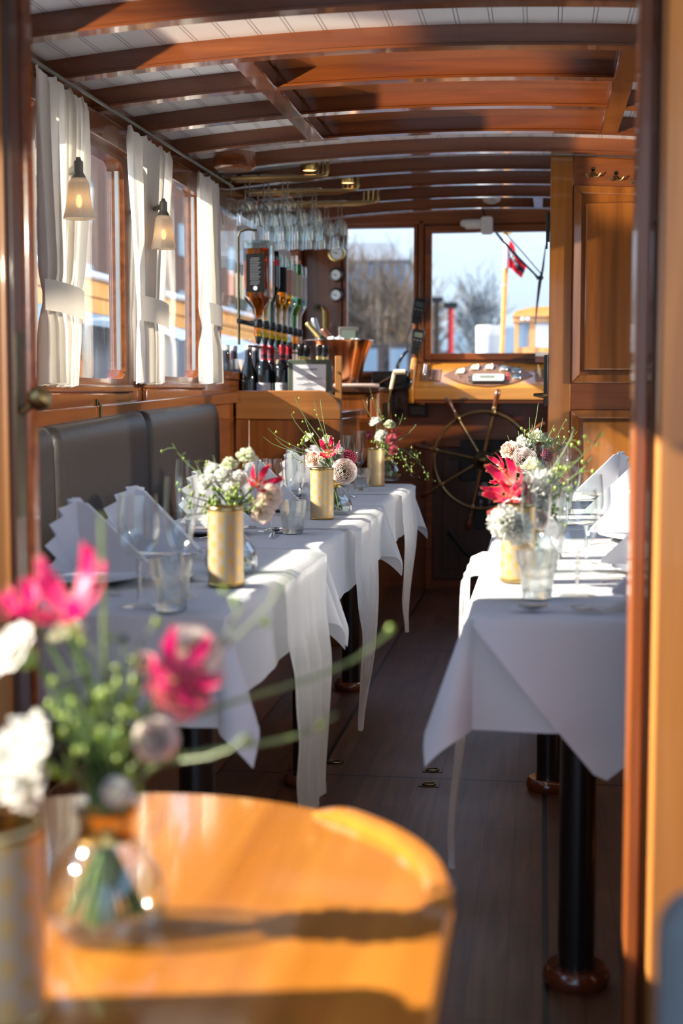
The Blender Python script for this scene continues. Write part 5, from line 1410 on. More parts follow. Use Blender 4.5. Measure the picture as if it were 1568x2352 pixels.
def stempath(loc, tip, droop, i, ntot):
    loc = Vector(loc); a = i * 2.39996; a2 = a + PI
    ang = math.atan2(tip.y - loc.y, tip.x - loc.x)
    rr = .016 * math.sqrt((i % ntot + .5) / ntot)
    neck = loc + Vector((rr * math.cos(a), rr * math.sin(a), .112))
    ff = .040 * math.sqrt(((i * 7) % ntot + .5) / ntot); a3 = a2 + .9 * math.sin(i * 3.1)
    foot = loc + Vector((ff * math.cos(a3), ff * math.sin(a3), .016))
    out = tip - neck; L = out.length
    path = [foot, foot.lerp(neck, .5)] + bezier(neck, neck + Vector((out.x * .12, out.y * .12, L * .38 + .01)), tip - droop * (L * .35), tip, 8)
    return path
def flower(kind, loc, tip, size, label, i, ntot, aim, group):
    nm, _ = NAMES[kind]; d = aim.normalized()
    t = thing(nm, label, 'flower', tip, group)
    me = BL[kind][i % len(BL[kind])]; R3 = Vector((0, 0, 1)).rotation_difference(d).to_matrix().to_4x4() @ Matrix.Rotation(i * 1.3, 4, 'Z')
    for name, mm in (('bloom', me), ('calyx', CALYX)) + ((('pistil', PIST),) if kind in ('gloriosa', 'magenta') else ()):
        if name == 'calyx' and kind in ('gloriosa', 'magenta', 'scabiosa'): continue
        o = bpy.data.objects.new(name, mm); COL.objects.link(o); o.parent = t; o.matrix_local = R3 @ Matrix.Scale(size, 4)
    base = tip - d * size * .4
    put('stem', MB().tube(stempath(loc, base, d, i, ntot), .0022, 6), 'stem_green', t)
def sprig(loc, tip, label, i, ntot, group, nb=7, droop=None, leaves=6, rs=.0012, br=.0042, spread=.035):
    rnd = random.Random(int(abs(tip.x * 7919 + tip.z * 104729 + tip.y * 31) * 1000)); d = droop or (tip - Vector(loc)).normalized()
    path = stempath(loc, tip, d, i, ntot)
    t = thing('plant_sprig', label, 'greenery', loc, group)
    put('stem', MB().tube(path, [rs * 1.9] * 2 + [rs * (1.7 - .9 * k / 8) for k in range(9)], 5), 'twig_green', t)
    upper = path[4:]
    if nb:
        m = MB(); ms = MB()
        for k in range(nb):
            if nb <= 3: m = MB(); ms = MB()
            u = rnd.random() ** .7 * (len(upper) - 1.001); j = int(u); q = upper[j].lerp(upper[j + 1], u - j)
            e = q + Vector((rnd.uniform(-1, 1), rnd.uniform(-1, 1), rnd.uniform(-.4, 1))).normalized() * rnd.uniform(.25, 1) * spread
            ms.tube([q, q.lerp(e, .5) + Vector((0, 0, .003)), e], rs * .55, 4); r = br * rnd.uniform(.7, 1.15)
            m.ball(e, (r * .85, r * .85, r * 1.15), 7, 5)
            if nb <= 3: put('bud', m, 'berry_green', t); put('twig', ms, 'twig_green', t)
        if nb > 3: put('bud_cluster', m, 'berry_green', t); put('bud_stalks', ms, 'twig_green', t)  # all round buds joined in one mesh, their stalks in another
    if leaves:
        m = MB()
        for k in range(leaves):
            u = rnd.random() * (len(upper) - 1.001); j = int(u); q = upper[j].lerp(upper[j + 1], u - j); a = rnd.uniform(0, 6.28); ln = rnd.uniform(.010, .020)
            dv = Vector((math.cos(a), math.sin(a), rnd.uniform(.2, 1.2))).normalized(); sd = dv.cross(Vector((0, 0, 1))).normalized()
            m.grid(lambda u_, v_: q + dv * (ln * v_) + sd * ((u_ - .5) * ln * .42 * math.sin(PI * (.05 + .93 * v_))) + Vector((0, 0, -.2 * ln * v_ * v_)), 2, 4)
        put('foliage', m, 'leaf_green', t)
def bouquet(name, vloc, flowers, sprigs, yb=None):
    vx = Vector(vloc); grp = 'flowers of the bouquet ' + name
    fl = []
    for f in flowers:
        kind, px_, py_, size = f[:4]; dy = f[4] if len(f) > 4 else 0.0
        fl.append((kind, at(px_, py_, vx.y + dy), size))
    n = len(fl) + len(sprigs)
    bykind = {}
    for k, tip, size in fl: bykind.setdefault(k, []).append(tip.z)
    for i, (k, tip, size) in enumerate(fl):
        if k == 'gloriosa': size *= 1.3
        zs = sorted(bykind[k], reverse=True); r = zs.index(tip.z)
        lab = NAMES[k][1] + ('' if len(zs) == 1 else ', ' + ORDN[r]) + ', bouquet ' + name
        aim = Vector((tip.x - vx.x, (tip.y - vx.y) - .035, max(.015, (tip.z - vx.z - .14) * .8)))
        if k in ('ranunculus', 'rose', 'peach', 'whiterose', 'redwhite'): aim += Vector((0, -.07, 0))
        flower(k, vloc, tip, size, lab, i, n, aim, grp if len(zs) > 1 else None)
    for j, s in enumerate(sprigs):
        tip = at(s[0], s[1], vx.y + (s[2] if len(s) > 2 else 0)); nb = s[3] if len(s) > 3 else 6; lv = s[4] if len(s) > 4 else 5
        hang = tip.z < vx.z + .12
        kw = dict(s[5]) if len(s) > 5 else {}
        txt = ('trailing green sprig with buds, bouquet ' if hang else ('green sprig with round buds, bouquet ' if nb else 'thin leafless green twig, bouquet ')) + name
        sprig(vloc, tip, txt, len(fl) + j, n, 'greenery of the bouquet ' + name, nb, Vector((.2 * (1 if tip.x > vx.x else -1), 0, -1)) if hang else None, lv, **kw)
# --- the bouquets on the tables
def vloc(px_, py_): p = onz(px_, py_, TT); return (p.x, p.y, TT)
V1, V2, V3, VA, VB = vloc(530, 1318), vloc(767, 1183), vloc(889, 1104), vloc(1222, 1316), vloc(1212, 1192)
vase(V1, 'glass bulb vase behind the gold tin on the nearest port table')
vase(V2, 'glass bulb vase just behind the second gold tin on the middle port table')
vase(V3, 'glass bulb vase behind the third gold tin on the port table by the bar')
vase(VA, 'glass bulb vase behind the tumbler on the nearest starboard table')
vase(VB, 'glass bulb vase hidden among flowers on the middle starboard table')
bouquet('on the nearest port table', V1, [
    ('greenwhite', 567, 1047, .023, 0), ('greenwhite', 527, 1066, .020, .01), ('white', 510, 1092, .024, -.01), ('white', 470, 1108, .023, -.02), ('white', 548, 1098, .022, -.01), ('white', 484, 1076, .019, .03), ('white', 528, 1122, .019, -.03), ('white', 474, 1192, .018, .03),
    ('gloriosa', 594, 1112, .030, -.02), ('rose', 618, 1141, .029, -.03), ('rose', 601, 1172, .026, -.05)],
    [(396, 1018, .03, 2, 2), (448, 1058, .02, 3, 3), (490, 1046, .03, 2, 2), (402, 1115, -.02, 3, 2), (425, 1145, -.04, 5, 3), (404, 1172, -.05, 6, 2), (500, 1128, -.04, 14, 6), (540, 1140, -.05, 16, 6), (560, 1130, -.03, 14, 6), (520, 1148, -.06, 14, 8), (572, 1160, -.05, 6, 4), (480, 1140, -.03, 8, 5), (590, 1150, -.08, 4, 2)])
bouquet('on the middle port table', V2, [
    ('peach', 722, 1056, .034, -.03), ('gloriosa', 756, 1040, .032, -.02), ('white', 750, 1010, .022, .02), ('white', 776, 1034, .022, .02), ('scabiosa', 802, 1050, .026, .02), ('ranunculus', 789, 1083, .042, -.04), ('greenwhite', 709, 1004, .018, .03), ('greenwhite', 740, 1046, .018, .0)],
    [(677, 912, 0, 2, 0), (735, 917, .02, 0, 0), (721, 921, -.02, 2, 0), (668, 951, 0, 3, 0), (616, 984, -.02, 3, 0), (604, 1003, 0, 0, 0), (632, 1006, .02, 0, 0), (741, 985, -.03, 3, 2), (690, 1008, .02, 5, 3), (700, 962, .01, 2, 0), (670, 1045, 0, 4, 1)])
bouquet('on the port table by the bar', V3, [
    ('white', 861, 968, .028, 0), ('greenwhite', 895, 974, .025, -.02), ('white', 874, 999, .03, -.02), ('redwhite', 898, 1010, .032, -.03), ('redwhite', 903, 1034, .028, -.04), ('scabiosa', 847, 1000, .022, .03), ('gloriosa', 907, 998, .02, 0)],
    [(833, 916, 0, 0, 0), (848, 886, 0, 0, 0), (863, 915, .02, 2, 0), (872, 938, 0, 3, 2), (956, 974, 0, 0, 0), (945, 986, -.02, 0, 0), (925, 950, 0, 2, 0), (984, 1103, -.03, 12, 4), (965, 1066, -.03, 12, 6), (948, 1098, -.05, 12, 4), (916, 1106, -.05, 8, 5), (930, 1060, -.06, 12, 6), (858, 1010, -.05, 8, 5), (886, 1020, -.05, 10, 8)])
bouquet('on the nearest starboard table', VA, [
    ('white', 1240, 1118, .046, -.02), ('white', 1226, 1172, .034, -.04), ('white', 1158, 1200, .036, -.22), ('white', 1184, 1214, .034, -.21), ('gloriosa', 1176, 1118, .042, -.02), ('gloriosa', 1168, 1150, .034, -.04), ('scabiosa', 1194, 1124, .020, -.03), ('ranunculus', 1240, 1194, .022, -.06), ('greenwhite', 1222, 1070, .024, .03), ('greenwhite', 1268, 1090, .02, .03)],
    [(1386, 984, 0, 7, 3), (1358, 1050, -.02, 4, 2), (1330, 1082, 0, 7, 4), (1300, 1060, .02, 9, 5), (1318, 985, .02, 2, 0), (1290, 1122, -.05, 12, 8), (1276, 1098, 0, 10, 6), (1300, 1160, -.04, 8, 6), (1285, 1210, -.05, 6, 4)])
bouquet('on the middle starboard table', VB, [
    ('peach', 1172, 1036, .036, -.02), ('white', 1201, 1022, .036, .0), ('ranunculus', 1204, 1060, .042, -.04), ('greenwhite', 1233, 1004, .030, .02), ('greenwhite', 1258, 1016, .022, .03), ('scabiosa', 1252, 1046, .024, .0), ('gloriosa', 1152, 1076, .034, -.01), ('gloriosa', 1160, 1098, .03, -.03)],
    [(1216, 958, 0, 3, 0), (1236, 924, 0, 0, 0), (1246, 960, .02, 0, 0), (1204, 984, 0, 4, 0), (1272, 975, 0, 0, 0), (1222, 976, -.03, 3, 2), (1190, 990, 0, 0, 0), (1290, 980, .03, 6, 5), (1326, 990, .03, 8, 6), (1264, 990, 0, 5, 3), (1165, 1000, 0, 0, 4), (1300, 1006, .02, 8, 6)])

# --- gold tins
def tin(loc, label):
    t = thing('gold_tin', label, 'candle holder', loc, 'gold fan patterned tins')
    h = .1625; r = .0362
    put('tin_wall', MB().lathe([(r, .006), (r, h - .006)], 56, loc), 'gold_fan', t)
    put('base_rim', MB().lathe([(0, .002), (r, 0), (r + .0014, .002), (r + .0014, .006), (r, .0075)], 48, loc), 'brass_rack', t)
    put('top_rim', MB().lathe([(r, h - .0075), (r + .0014, h - .006), (r + .0014, h - .002), (r, h), (r - .003, h), (r - .003, h - .03), (0, h - .03)], 48, loc), 'brass_rack', t)
tin(vloc(519, 1345), 'gold tin with fan pattern, nearest of the port row')
tin(vloc(739, 1194), 'gold tin with fan pattern on the middle port table')
tin(vloc(863, 1118), 'gold tin with fan pattern on the port table by the bar')
tin(vloc(1188, 1335), 'gold tin with fan pattern on the starboard row behind the tumbler')
# ------------------------------------------------------------------ cockpit: table with the bouquet closest to the camera
CT = .635
t = thing('cockpit_table', 'glossy honey coloured round ended wooden table closest to the camera', 'table', (-.44, 1.2, 0))
cx, cyt, rt = -.445, 1.375, .365
def stadium(r, y0=.45, n=40):
    return [(cx + r * math.cos(PI * k / n), cyt + r * math.sin(PI * k / n)) for k in range(n + 1)] + [(cx - r * math.cos(PI * k / n), y0 - .5 * r * math.sin(PI * k / n)) for k in range(n + 1)]
put('table_top', MB().prism(stadium(rt), lambda x, y: (x, y, CT - .034), lambda x, y: (x, y, CT)), 'wood_table', t, bevel=.006)
m = MB(); a0, a1 = math.radians(58), math.radians(-2); n = 30
sec = [(-.030, 0), (-.028, .010), (-.020, .014), (-.006, .013), (-.001, .008), (-.001, 0)]
for k in range(n + 1):
    a = a0 + (a1 - a0) * k / n; e = min(1, min(k, n - k) / 2.5)
    for (dr, dz) in sec: m.v.append((cx + (rt + dr) * math.cos(a), cyt + (rt + dr) * math.sin(a), CT + .0005 + dz * (.35 + .65 * e)))
for k in range(n):
    for j in range(len(sec) - 1): b0 = k * len(sec) + j; m.face([b0, b0 + 1, b0 + len(sec) + 1, b0 + len(sec)])
m.face(range(len(sec))); m.face([n * len(sec) + j for j in range(len(sec))])
put('raised_edge', m, 'wood_table', t)
put('post', MB().lathe([(.045, .02), (.045, CT - .035)], 24, (cx, 1.1, 0)), 'table_pole', t)
put('foot', MB().lathe([(.0, 0), (.16, 0), (.16, .015), (.05, .03), (.045, .03)], 32, (cx, 1.1, 0)), 'wood_base', t)
p = onz(246, 2140, CT); V0 = (p.x, p.y, CT + .0006)
vase(V0, 'large looking glass bulb vase on the round ended wooden table')
bouquet('on the round ended wooden table', V0, [
    ('magenta', 150, 1410, .052, -.02), ('magenta', 62, 1400, .034, .03), ('whiterose', 45, 1500, .034, 0), ('redwhite', 410, 1585, .036, -.03), ('rose', 446, 1500, .026, .0), ('magenta', 400, 1560, .036, -.05), ('ranunculus', 356, 1700, .021, -.02),
    ('white', 50, 1750, .046, -.02), ('greenwhite', 150, 1450, .018, .03), ('white', 268, 1818, .014, -.03), ('peach', 330, 1530, .016, .04)],
    [(232, 1180, .03, 0, 0, (('rs', .0022),)), (240, 1480, 0, 4, 14), (285, 1470, .02, 5, 12), (200, 1520, -.02, 4, 18), (310, 1560, -.03, 4, 18), (160, 1560, 0, 4, 18), (250, 1580, -.05, 5, 20), (215, 1640, -.04, 4, 22), (290, 1640, -.05, 3, 22), (180, 1680, -.04, 2, 20), (250, 1690, -.05, 2, 22), (320, 1470, .02, 4, 8), (225, 1600, .02, 0, 22), (270, 1620, .03, 0, 22), (190, 1620, .03, 0, 22), (330, 1620, .02, 3, 18), (140, 1660, .0, 3, 18), (205, 1570, .04, 0, 26), (255, 1545, .04, 0, 26), (300, 1590, .05, 0, 26), (170, 1610, .05, 0, 26), (235, 1660, .03, 0, 30), (280, 1690, .02, 0, 30), (200, 1700, .02, 0, 30), (350, 1580, .03, 2, 18), (110, 1560, .03, 2, 18),
     (120, 1620, 0, 4, 12), (570, 1684, -.06, 3, 0, (('spread', .012), ('rs', .0016))), (772, 1640, .05, 2, 0, (('spread', .015), ('rs', .0018))), (895, 1452, .08, 2, 0, (('spread', .03), ('rs', .0018))), (150, 1730, -.05, 4, 6), (560, 1380, .0, 4, 2), (668, 1312, .06, 2, 1)])
p = onz(4, 2338, CT); tin((p.x, p.y, CT + .0006), 'blurred gold tin at the edge of the wooden table closest to the camera')
# upholstered chair at the starboard side of the cockpit
t = thing('upholstered_chair', 'pale grey upholstered chair back with teal print beside the starboard door leaf', 'chair', (.3, .9, 0))
CY = 1.04
X0 = at(1520, 2150, CY).x; zt = at(1560, 2083, CY).z
def cush(x0, x1, z0, z1, y0, y1, r):
    pts = [(x0 + (x1 - x0) / 2 + a, z0 + (z1 - z0) / 2 + b) for a, b in rrect((x1 - x0) / 2, (z1 - z0) / 2, r, 8)]
    return MB().prism(pts, lambda x, z: (x, y0, z), lambda x, z: (x, y1, z))
put('backrest', cush(X0, X0 + .42, .40, zt, CY, CY + .06, .035), 'teal_fabric', t, bevel=.015)
for k, (dx, dz) in enumerate(((.045, -.15), (.12, -.1), (.2, -.2), (.28, -.09), (.34, -.18))): put('printed_leaf', MB().disc((X0 + dx, CY - .001, zt + dz), .014, 'Y', 14, .002), 'teal_print', t)
put('seat', MB().box(X0 + .01, X0 + .41, CY - .42, CY, .40, .46), 'teal_fabric', t, bevel=.025)
for sx in (.04, .38):
    for sy in (CY - .38, CY + .03): put('leg', MB().tube([(X0 + sx, sy, 0), (X0 + sx, sy, .41)], [.012, .018], 10), 'wood_dark', t)

# ------------------------------------------------------------------ outside
plain('canal_water', (0.035, 0.06, 0.09), 0.12, noise=0.3, nscale=1.5, bump=0.6)
plain('brick_dark', (0.10, 0.075, 0.065), 0.8, noise=0.4, nscale=6)
plain('brick_red', (0.17, 0.09, 0.06), 0.8, noise=0.4, nscale=6)
plain('stone_pale', (0.55, 0.53, 0.5), 0.8)
plain('roof_grey', (0.72, 0.70, 0.68), 0.7, noise=0.3, nscale=3)
plain('pane_blue', (0.30, 0.42, 0.52), 0.2)
plain('hull_blue', (0.03, 0.05, 0.10), 0.25)
plain('hull_white', (0.75, 0.76, 0.78), 0.35)
plain('canvas_white', (0.82, 0.83, 0.86), 0.8)
plain('teal_band', (0.12, 0.45, 0.46), 0.5)
plain('orange_varnish', (0.95, 0.40, 0.06), 0.4, noise=0.2, nscale=4)
plain('orange_rail', (0.80, 0.24, 0.05), 0.4)
plain('bark', (0.10, 0.075, 0.055), 0.9, noise=0.3)
plain('bark_grey', (0.13, 0.15, 0.17), 0.9)
plain('twig_brown', (0.30, 0.21, 0.14), 0.9, noise=0.4, nscale=3)
plain('piling', (0.42, 0.43, 0.44), 0.8, noise=0.3, nscale=4)
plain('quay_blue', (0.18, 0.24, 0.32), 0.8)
m = MB().box(-90, XL - .2, -30, 220, -.75, -.7).box(XL - .2, 90, 12.5, 220, -.75, -.7); struct('water', m, 'canal_water')
m = MB().prism([(XL - .15, 8.34), (XR + .15, 8.34), (XR - .2, 10.5), (-.3, 12.3), (XL + .2, 10.5)], lambda x, y: (x, y, .95), lambda x, y: (x, y, 1.08)); struct('foredeck', m, 'wood_dark')
# boats moored on the port side
def boat(name, label, x0, x1, y0, y1, cols, zdeck, cab):
    t = thing(name, label, 'boat', ((x0 + x1) / 2, (y0 + y1) / 2, -.7), None)
    L = y1 - y0; w_ = x1 - x0
    pl_ = [(x0 + w_ * .5 - w_ * .5 * f, y0 + L * g) for f, g in ((.6, 0), (.95, .2), (1, .5), (.9, .8), (.1, 1))]
    pr_ = [(x0 + w_ * .5 + w_ * .5 * f, y0 + L * g) for f, g in ((.1, 1), (.9, .8), (1, .5), (.95, .2), (.6, 0))]
    ctr = ((x0 + x1) / 2, (y0 + y1) / 2)
    put('hull', MB().prism(pl_ + pr_, lambda x, y: (ctr[0] + (x - ctr[0]) * .8, y, -.69), lambda x, y: (x, y, zdeck)), cols[0], t)
    put('rubbing_strake', MB().prism([(ctr[0] + (x - ctr[0]) * 1.03, ctr[1] + (y - ctr[1]) * 1.005) for x, y in pl_ + pr_], lambda x, y: (x, y, zdeck - .02), lambda x, y: (x, y, zdeck + .12)), cols[1], t)
    return t
XB = -3.5
t = boat('moored_boat', 'dark hulled wooden saloon boat with white canopy moored on the port side', XB - 2.4, XB, 6.5, 19.5, ('hull_blue', 'orange_rail'), 1.28, None)
put('coaming', MB().box(XB - 2.1, XB - .15, 8.2, 18.2, 1.41, 1.46), 'orange_varnish', t); put('cabin_top', MB().box(XB - 2.1, XB - .15, 8.2, 18.2, 1.80, 1.92).box(XB - 2.1, XB - .13, 8.2, 18.2, 1.93, 2.06), 'orange_varnish', t)
for k in range(7): put('window', MB().box(XB - .2, XB - .16, 8.3 + 1.42 * k, 9.45 + 1.42 * k, 1.46, 1.80), 'pane_blue', t); put('post', MB().box(XB - .22, XB - .15, 9.46 + 1.42 * k, 9.7 + 1.42 * k, 1.46, 1.80), 'wood_boat', t)
put('inner_wall', MB().box(XB - 1.0, XB - .95, 8.3, 18.1, 1.46, 1.88), 'canvas_white', t)
put('roof', MB().box(XB - 2.2, XB - .05, 8.0, 18.4, 2.065, 2.12), 'hull_white', t, bevel=.02)
t = thing('boat_canopy', 'white canvas canopy stretched over a neighbouring boat on the port side', 'canopy', (XB, 11.5, 1.4))
m = MB(); m.grid(lambda u, v: (XB + .05 + .75 * v, 10.6 + 3.4 * u, 1.70 - .16 * v * v + .05 * math.sin(u * 9)), 20, 8); put('canvas', m, 'canvas_white', t)
for k in range(3): put('pole', MB().tube([(XB + .7, 10.8 + 1.5 * k, 1.0), (XB + .7, 10.8 + 1.5 * k, 1.56)], .015, 6), 'steel', t)
put('frame', MB().box(XB + .05, XB + .1, 10.6, 14.0, .97, 1.66), 'steel_dark', t)
t = boat('barge', 'pale barge with a teal band moored beyond the wooden saloon boat', -9.6, -6.4, 12, 40, ('hull_white', 'hull_white'), 2.2, None)
put('band', MB().box(-9.0, -6.7, 14, 38, 2.33, 2.62), 'teal_band', t); put('cabin_roof', MB().box(-9.1, -6.6, 13.8, 38.2, 2.63, 2.78), 'hull_white', t)
def building(label, x0, x1, y0, y1, h, wall, face='X', nw=8, nf=3, roofm='roof_grey', rh=1.2):
    t = thing('canal_house', label, 'building', ((x0 + x1) / 2, (y0 + y1) / 2, -.7))
    put('wall', MB().box(x0, x1, y0, y1, -.69, h), wall, t)
    if face == 'X': put('roof', MB().prism([(y0 - .3, h), (y1 + .3, h), (y1 - .5, h + rh), (y0 + .5, h + rh)], lambda y, z: (x0 - .3, y, z), lambda y, z: (x1 + .3, y, z)), roofm, t)
    else: put('roof', MB().prism([(x0 - .3, h), (x1 + .3, h), (x1 - 1.2, h + rh), (x0 + .6, h + rh)], lambda x, z: (x, y0 - .3, z), lambda x, z: (x, y1 + .3, z)), roofm, t)
    for f in range(nf):
        for k in range(nw):
            z = 1.0 + (h - 1) * f / nf + .35
            if face == 'X': c = y0 + (y1 - y0) * (k + .5) / nw; m = MB().box(x1, x1 + .06, c - .55, c + .55, z, z + 1.3)
            else: c = x0 + (x1 - x0) * (k + .5) / nw; m = MB().box(c - .3, c + .3, y0 - .06, y0, z, z + 1.1)
            put('window', m, 'pane_blue', t)
    return t
building('dark brick canal house seen through the port windows, closest of its row', -19, -15, 24, 44, 13, 'brick_dark', nw=7, nf=4)
building('reddish brick canal house seen through the port windows, middle of its row', -19, -15, 44.5, 70, 12, 'brick_red', nw=8, nf=4)
building('dark brick canal house seen through the windows behind the bar, farthest of its row', -19, -15, 70.5, 110, 13, 'brick_dark', nw=9, nf=4)
q0, q1 = at(770, 600, 95), at(932, 600, 95)
building('grey building with a pale roof beyond bare trees ahead of the windscreen', q0.x, q1.x, 95, 103, at(900, 598, 95).z, 'quay_blue', face='Y', nw=5, nf=2, rh=1.15)
def bare_tree(label, base, h, spread, nbr, mat, seed, low=.35, r0=.14, group=None, tw=.012):
    rnd = random.Random(seed); t = thing('bare_tree', label, 'tree', base, group); b0 = Vector(base)
    trunk = MB().tube([b0, b0 + Vector((.02 * h, 0, h * .3)), b0 + Vector((0, 0, h * .6))], [r0, r0 * .8, r0 * .4], 8); put('trunk', trunk, mat, t)
    m = MB()
    for k in range(nbr):
        s = b0 + Vector((0, 0, h * rnd.uniform(.22, .62))); a = rnd.uniform(0, 6.28); el = rnd.uniform(low, 1.5); L = spread * rnd.uniform(.6, 1.1)
        d = Vector((math.cos(a) * math.cos(el), math.sin(a) * math.cos(el), math.sin(el) * (h * .5 / spread)))
        e = s + d * L; mid = s.lerp(e, .5) + Vector((0, 0, .05 * L)); m.tube([s, mid, e], [r0 * .22, r0 * .13, tw], 4, cap=False)
        for j in range(7):
            q = s.lerp(e, rnd.uniform(.35, 1)); dd = (d.normalized() + Vector((rnd.uniform(-1, 1), rnd.uniform(-1, 1), rnd.uniform(-.3, .9)))) * spread * .28
            m.tube([q, q + dd * .5, q + dd + Vector((0, 0, .05))], [tw * 1.3, tw, tw * .6], 3, cap=False)
    put('foliage_twigs', m, mat, t)
b_ = at(1101, 800, 120); bare_tree('round bare tree ahead, seen in the middle of the starboard windscreen pane', (b_.x, 120, -.6), at(1101, 652, 120).z + .6, 3.0, 110, 'bark_grey', 3, r0=.22, tw=.035)
for k, (px_, py_, Y, lab) in enumerate(((818, 598, 62, 'bare brown tree ahead, nearest the clock in the port windscreen pane'), (862, 590, 66, 'bare brown tree ahead in the middle of the port windscreen pane'), (905, 605, 60, 'bare brown tree ahead, before the pale roofed building'), (944, 625, 64, 'bare brown tree ahead, half behind the pillar between the panes'), (975, 640, 70, 'bare brown tree ahead, just past the pillar between the panes'))):
    p = at(px_, 800, Y); bare_tree(lab, (p.x, Y, -.6), at(px_, py_, Y).z + .6, 1.7, 90, 'twig_brown', 20 + k, low=.05, r0=.12, tw=.022)
tq = thing('far_quay', 'hazy blue far bank with low sheds ahead of the boat', 'quay', (0, 150, -.7)); put('bank', MB().box(-40, 40, 150, 154, -.69, at(1050, 775, 150).z), 'quay_blue', tq)
for k in range(9): put('shed', MB().box(-26 + 5.2 * k, -22.5 + 5.2 * k, 146, 149.5, -.69, at(1050, 762 - 9 * (k % 3), 148).z), 'pane_blue' if k % 2 else 'quay_blue', tq)
tq = thing('quay_wall', 'dark quay wall under the bare brown trees', 'quay', (-8, 58, -.7)); put('wall', MB().box(-16, -4.6, 57, 75, -.69, at(860, 790, 58).z), 'brick_dark', tq)
for k in range(3): put('pale_panel', MB().box(-8.4 + 1.2 * k, -7.7 + 1.2 * k, 56.9, 57, 1.0, 2.9), 'pane_blue', tq)
for px_, w_, ytop, Y, mat, cap, lab in ((1035, .085, 708, 40, 'red', 'black', 'red mooring post with a dark cap ahead on the water'), (1004, .08, 694, 46, 'black', 'black', 'black mooring post with a cross bar ahead on the water')):
    p = at(px_, ytop, Y); t = thing('mooring_post', lab, 'post', (p.x, Y, -.7))
    put('post', MB().lathe([(w_, -.69), (w_, p.z)], 14, (p.x, Y, 0)), mat, t); put('cap', MB().box(p.x - .19, p.x + .19, Y - .12, Y + .15, p.z, p.z + .16), cap, t); put('collar', MB().lathe([(w_, 1.9), (.3, 1.92), (.3, 2.0), (w_, 2.05)], 14, (p.x, Y, 0)), 'stone_pale' if mat == 'red' else 'black', t)
p = at(1121, 748, 20); t = thing('mooring_pile', 'thick pale concrete mooring pile ahead of the bow', 'pile', (p.x, 20, -.7))
put('shaft', MB().lathe([(.168, -.69), (.168, p.z - .14)], 28, (p.x, 20, 0)), 'piling', t); put('pale_top', MB().lathe([(.17, p.z - .14), (.172, p.z - .02), (.16, p.z), (0, p.z + .01)], 28, (p.x, 20, 0)), 'stone_pale', t)
# wooden cabin boat ahead on the starboard side
Yc = 15.0
ex = lambda x: at(x, 760, Yc).x
zz = lambda y: at(1215, y, Yc).z
t = thing('cabin_boat', 'varnished wooden cabin boat moored ahead beside the partition', 'boat', (1.2, 17, -.7))
put('hull', MB().prism([(-.36, 15), (2.6, 15), (2.6, 22), (1.6, 25), (.4, 22)], lambda x, y: (x, y, -.69), lambda x, y: (x, y, 1.45)), 'hull_blue', t)
put('roof', MB().prism([(ex(1176), zz(728)), (ex(1182), zz(716)), (ex(1225), zz(706)), (2.4, zz(700)), (2.4, zz(728))], lambda x, z: (x, Yc - .1, z), lambda x, z: (x, Yc + 4, z)), 'wood_boat', t)
put('cornice', MB().box(ex(1178), 2.38, Yc - .06, Yc + 3.9, zz(740), zz(729)), 'wood_boat', t)
for a, b2 in ((1181, 1190), (1216, 1228), (1290, 1300)): put('post', MB().box(ex(a), ex(b2), Yc - .03, Yc + .05, 1.46, zz(740)), 'wood_boat', t)
put('lower_panel', MB().box(ex(1181), 2.3, Yc - .02, Yc + .02, 1.46, zz(798)), 'wood_boat', t)
for a, b2, mt in ((1191, 1215, 'pane_blue'), (1229, 1289, 'canvas_white')): put('window', MB().box(ex(a), ex(b2), Yc, Yc + .02, zz(798), zz(741)), mt, t)
for px_ in (1200, 1212): put('rail_light', MB().ball((ex(px_), Yc - .12, zz(734)), .02, 8, 6), 'hull_white', t)
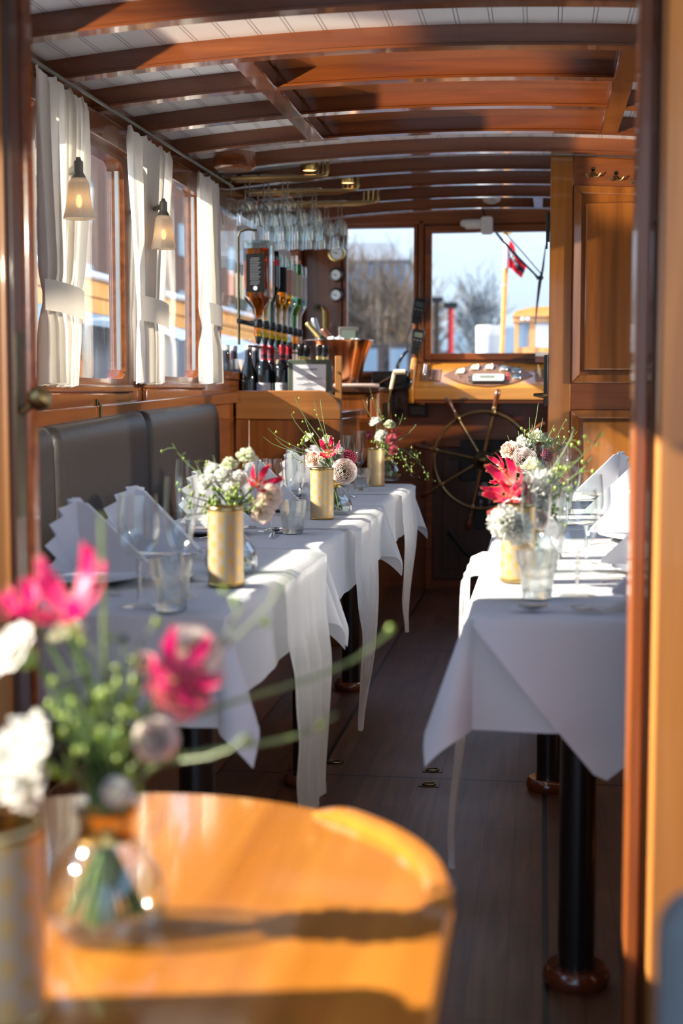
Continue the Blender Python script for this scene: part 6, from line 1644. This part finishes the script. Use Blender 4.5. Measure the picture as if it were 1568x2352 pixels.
# flag pole on the bow with the city flag
Yp = 10.8
t = thing('flag_pole', 'wooden flag pole with a white upper section on the bow', 'flag pole', at(1152, 830, Yp))
put('pole', MB().tube([Vector((at(1150, 860, Yp).x, Yp, 1.085)), at(1153, 808, Yp), at(1161, 615, Yp)], .0185, 12), 'wood_boat', t)
put('white_section', MB().tube([at(1161, 615, Yp), at(1164, 540, Yp)], .0195, 12), 'hull_white', t); put('truck', MB().lathe([(.0, 0), (.03, .004), (.03, .02), (0, .03)], 14, at(1164, 540, Yp)), 'brass_old', t)
put('cleat', MB().ball(at(1157, 656, Yp), (.028, .02, .014), 8, 6), 'hull_white', t)
def flag_mat():
    b = NB('city_flag'); uv = b.n('UVMap').outputs[0]; s = b.n('SeparateXYZ', {0: uv}); u, v = s.outputs[0], s.outputs[1]
    band = b.math('MULTIPLY', b.math('GREATER_THAN', v, .333), b.math('LESS_THAN', v, .667))
    cx_ = b.math('SUBTRACT', b.math('FRACT', b.math('MULTIPLY', b.math('SUBTRACT', u, .02), 4.2)), .5)
    cy_ = b.math('MULTIPLY', b.math('SUBTRACT', v, .5), 3.0)
    a1 = b.math('LESS_THAN', b.math('ABSOLUTE', b.math('SUBTRACT', b.math('ABSOLUTE', cx_), b.math('ABSOLUTE', b.math('MULTIPLY', cy_, .9)))), .11)
    lim = b.math('MULTIPLY', b.math('LESS_THAN', b.math('ABSOLUTE', cx_), .36), b.math('LESS_THAN', b.math('ABSOLUTE', cy_), .38))
    lim = b.math('MULTIPLY', lim, b.math('MULTIPLY', b.math('GREATER_THAN', u, .02), b.math('LESS_THAN', u, .735)))
    x = b.math('MULTIPLY', a1, lim)
    c = b.mix(band, (.55, .02, .03), b.mix(x, (.02, .02, .025), (.75, .75, .75)))
    d = b.n('BsdfDiffuse', {'Color': c}).outputs[0]; t2 = b.n('BsdfTranslucent', {'Color': c}).outputs[0]
    b.surf(b.n('MixShader', {0: .5, 1: d, 2: t2}).outputs[0])
flag_mat()
m = MB(); h0, h1 = at(1166, 548, Yp), at(1164, 612, Yp)
def ff(u, v):
    top = at(1167, 548, Yp).lerp(at(1207, 612, Yp), u); bot = at(1165, 614, Yp).lerp(at(1194, 640, Yp), u)
    q = bot.lerp(top, v); return q + Vector((.01 * math.sin(u * 8), .05 * math.sin(u * 9 + v * 2), .02 * math.sin(u * 3) * (1 - v)))
m.grid(ff, 24, 10); f = put('city_flag', m, 'city_flag', smooth=60); tag(f, 'limp red and black city flag with white crosses hanging from the bow pole', 'flag')
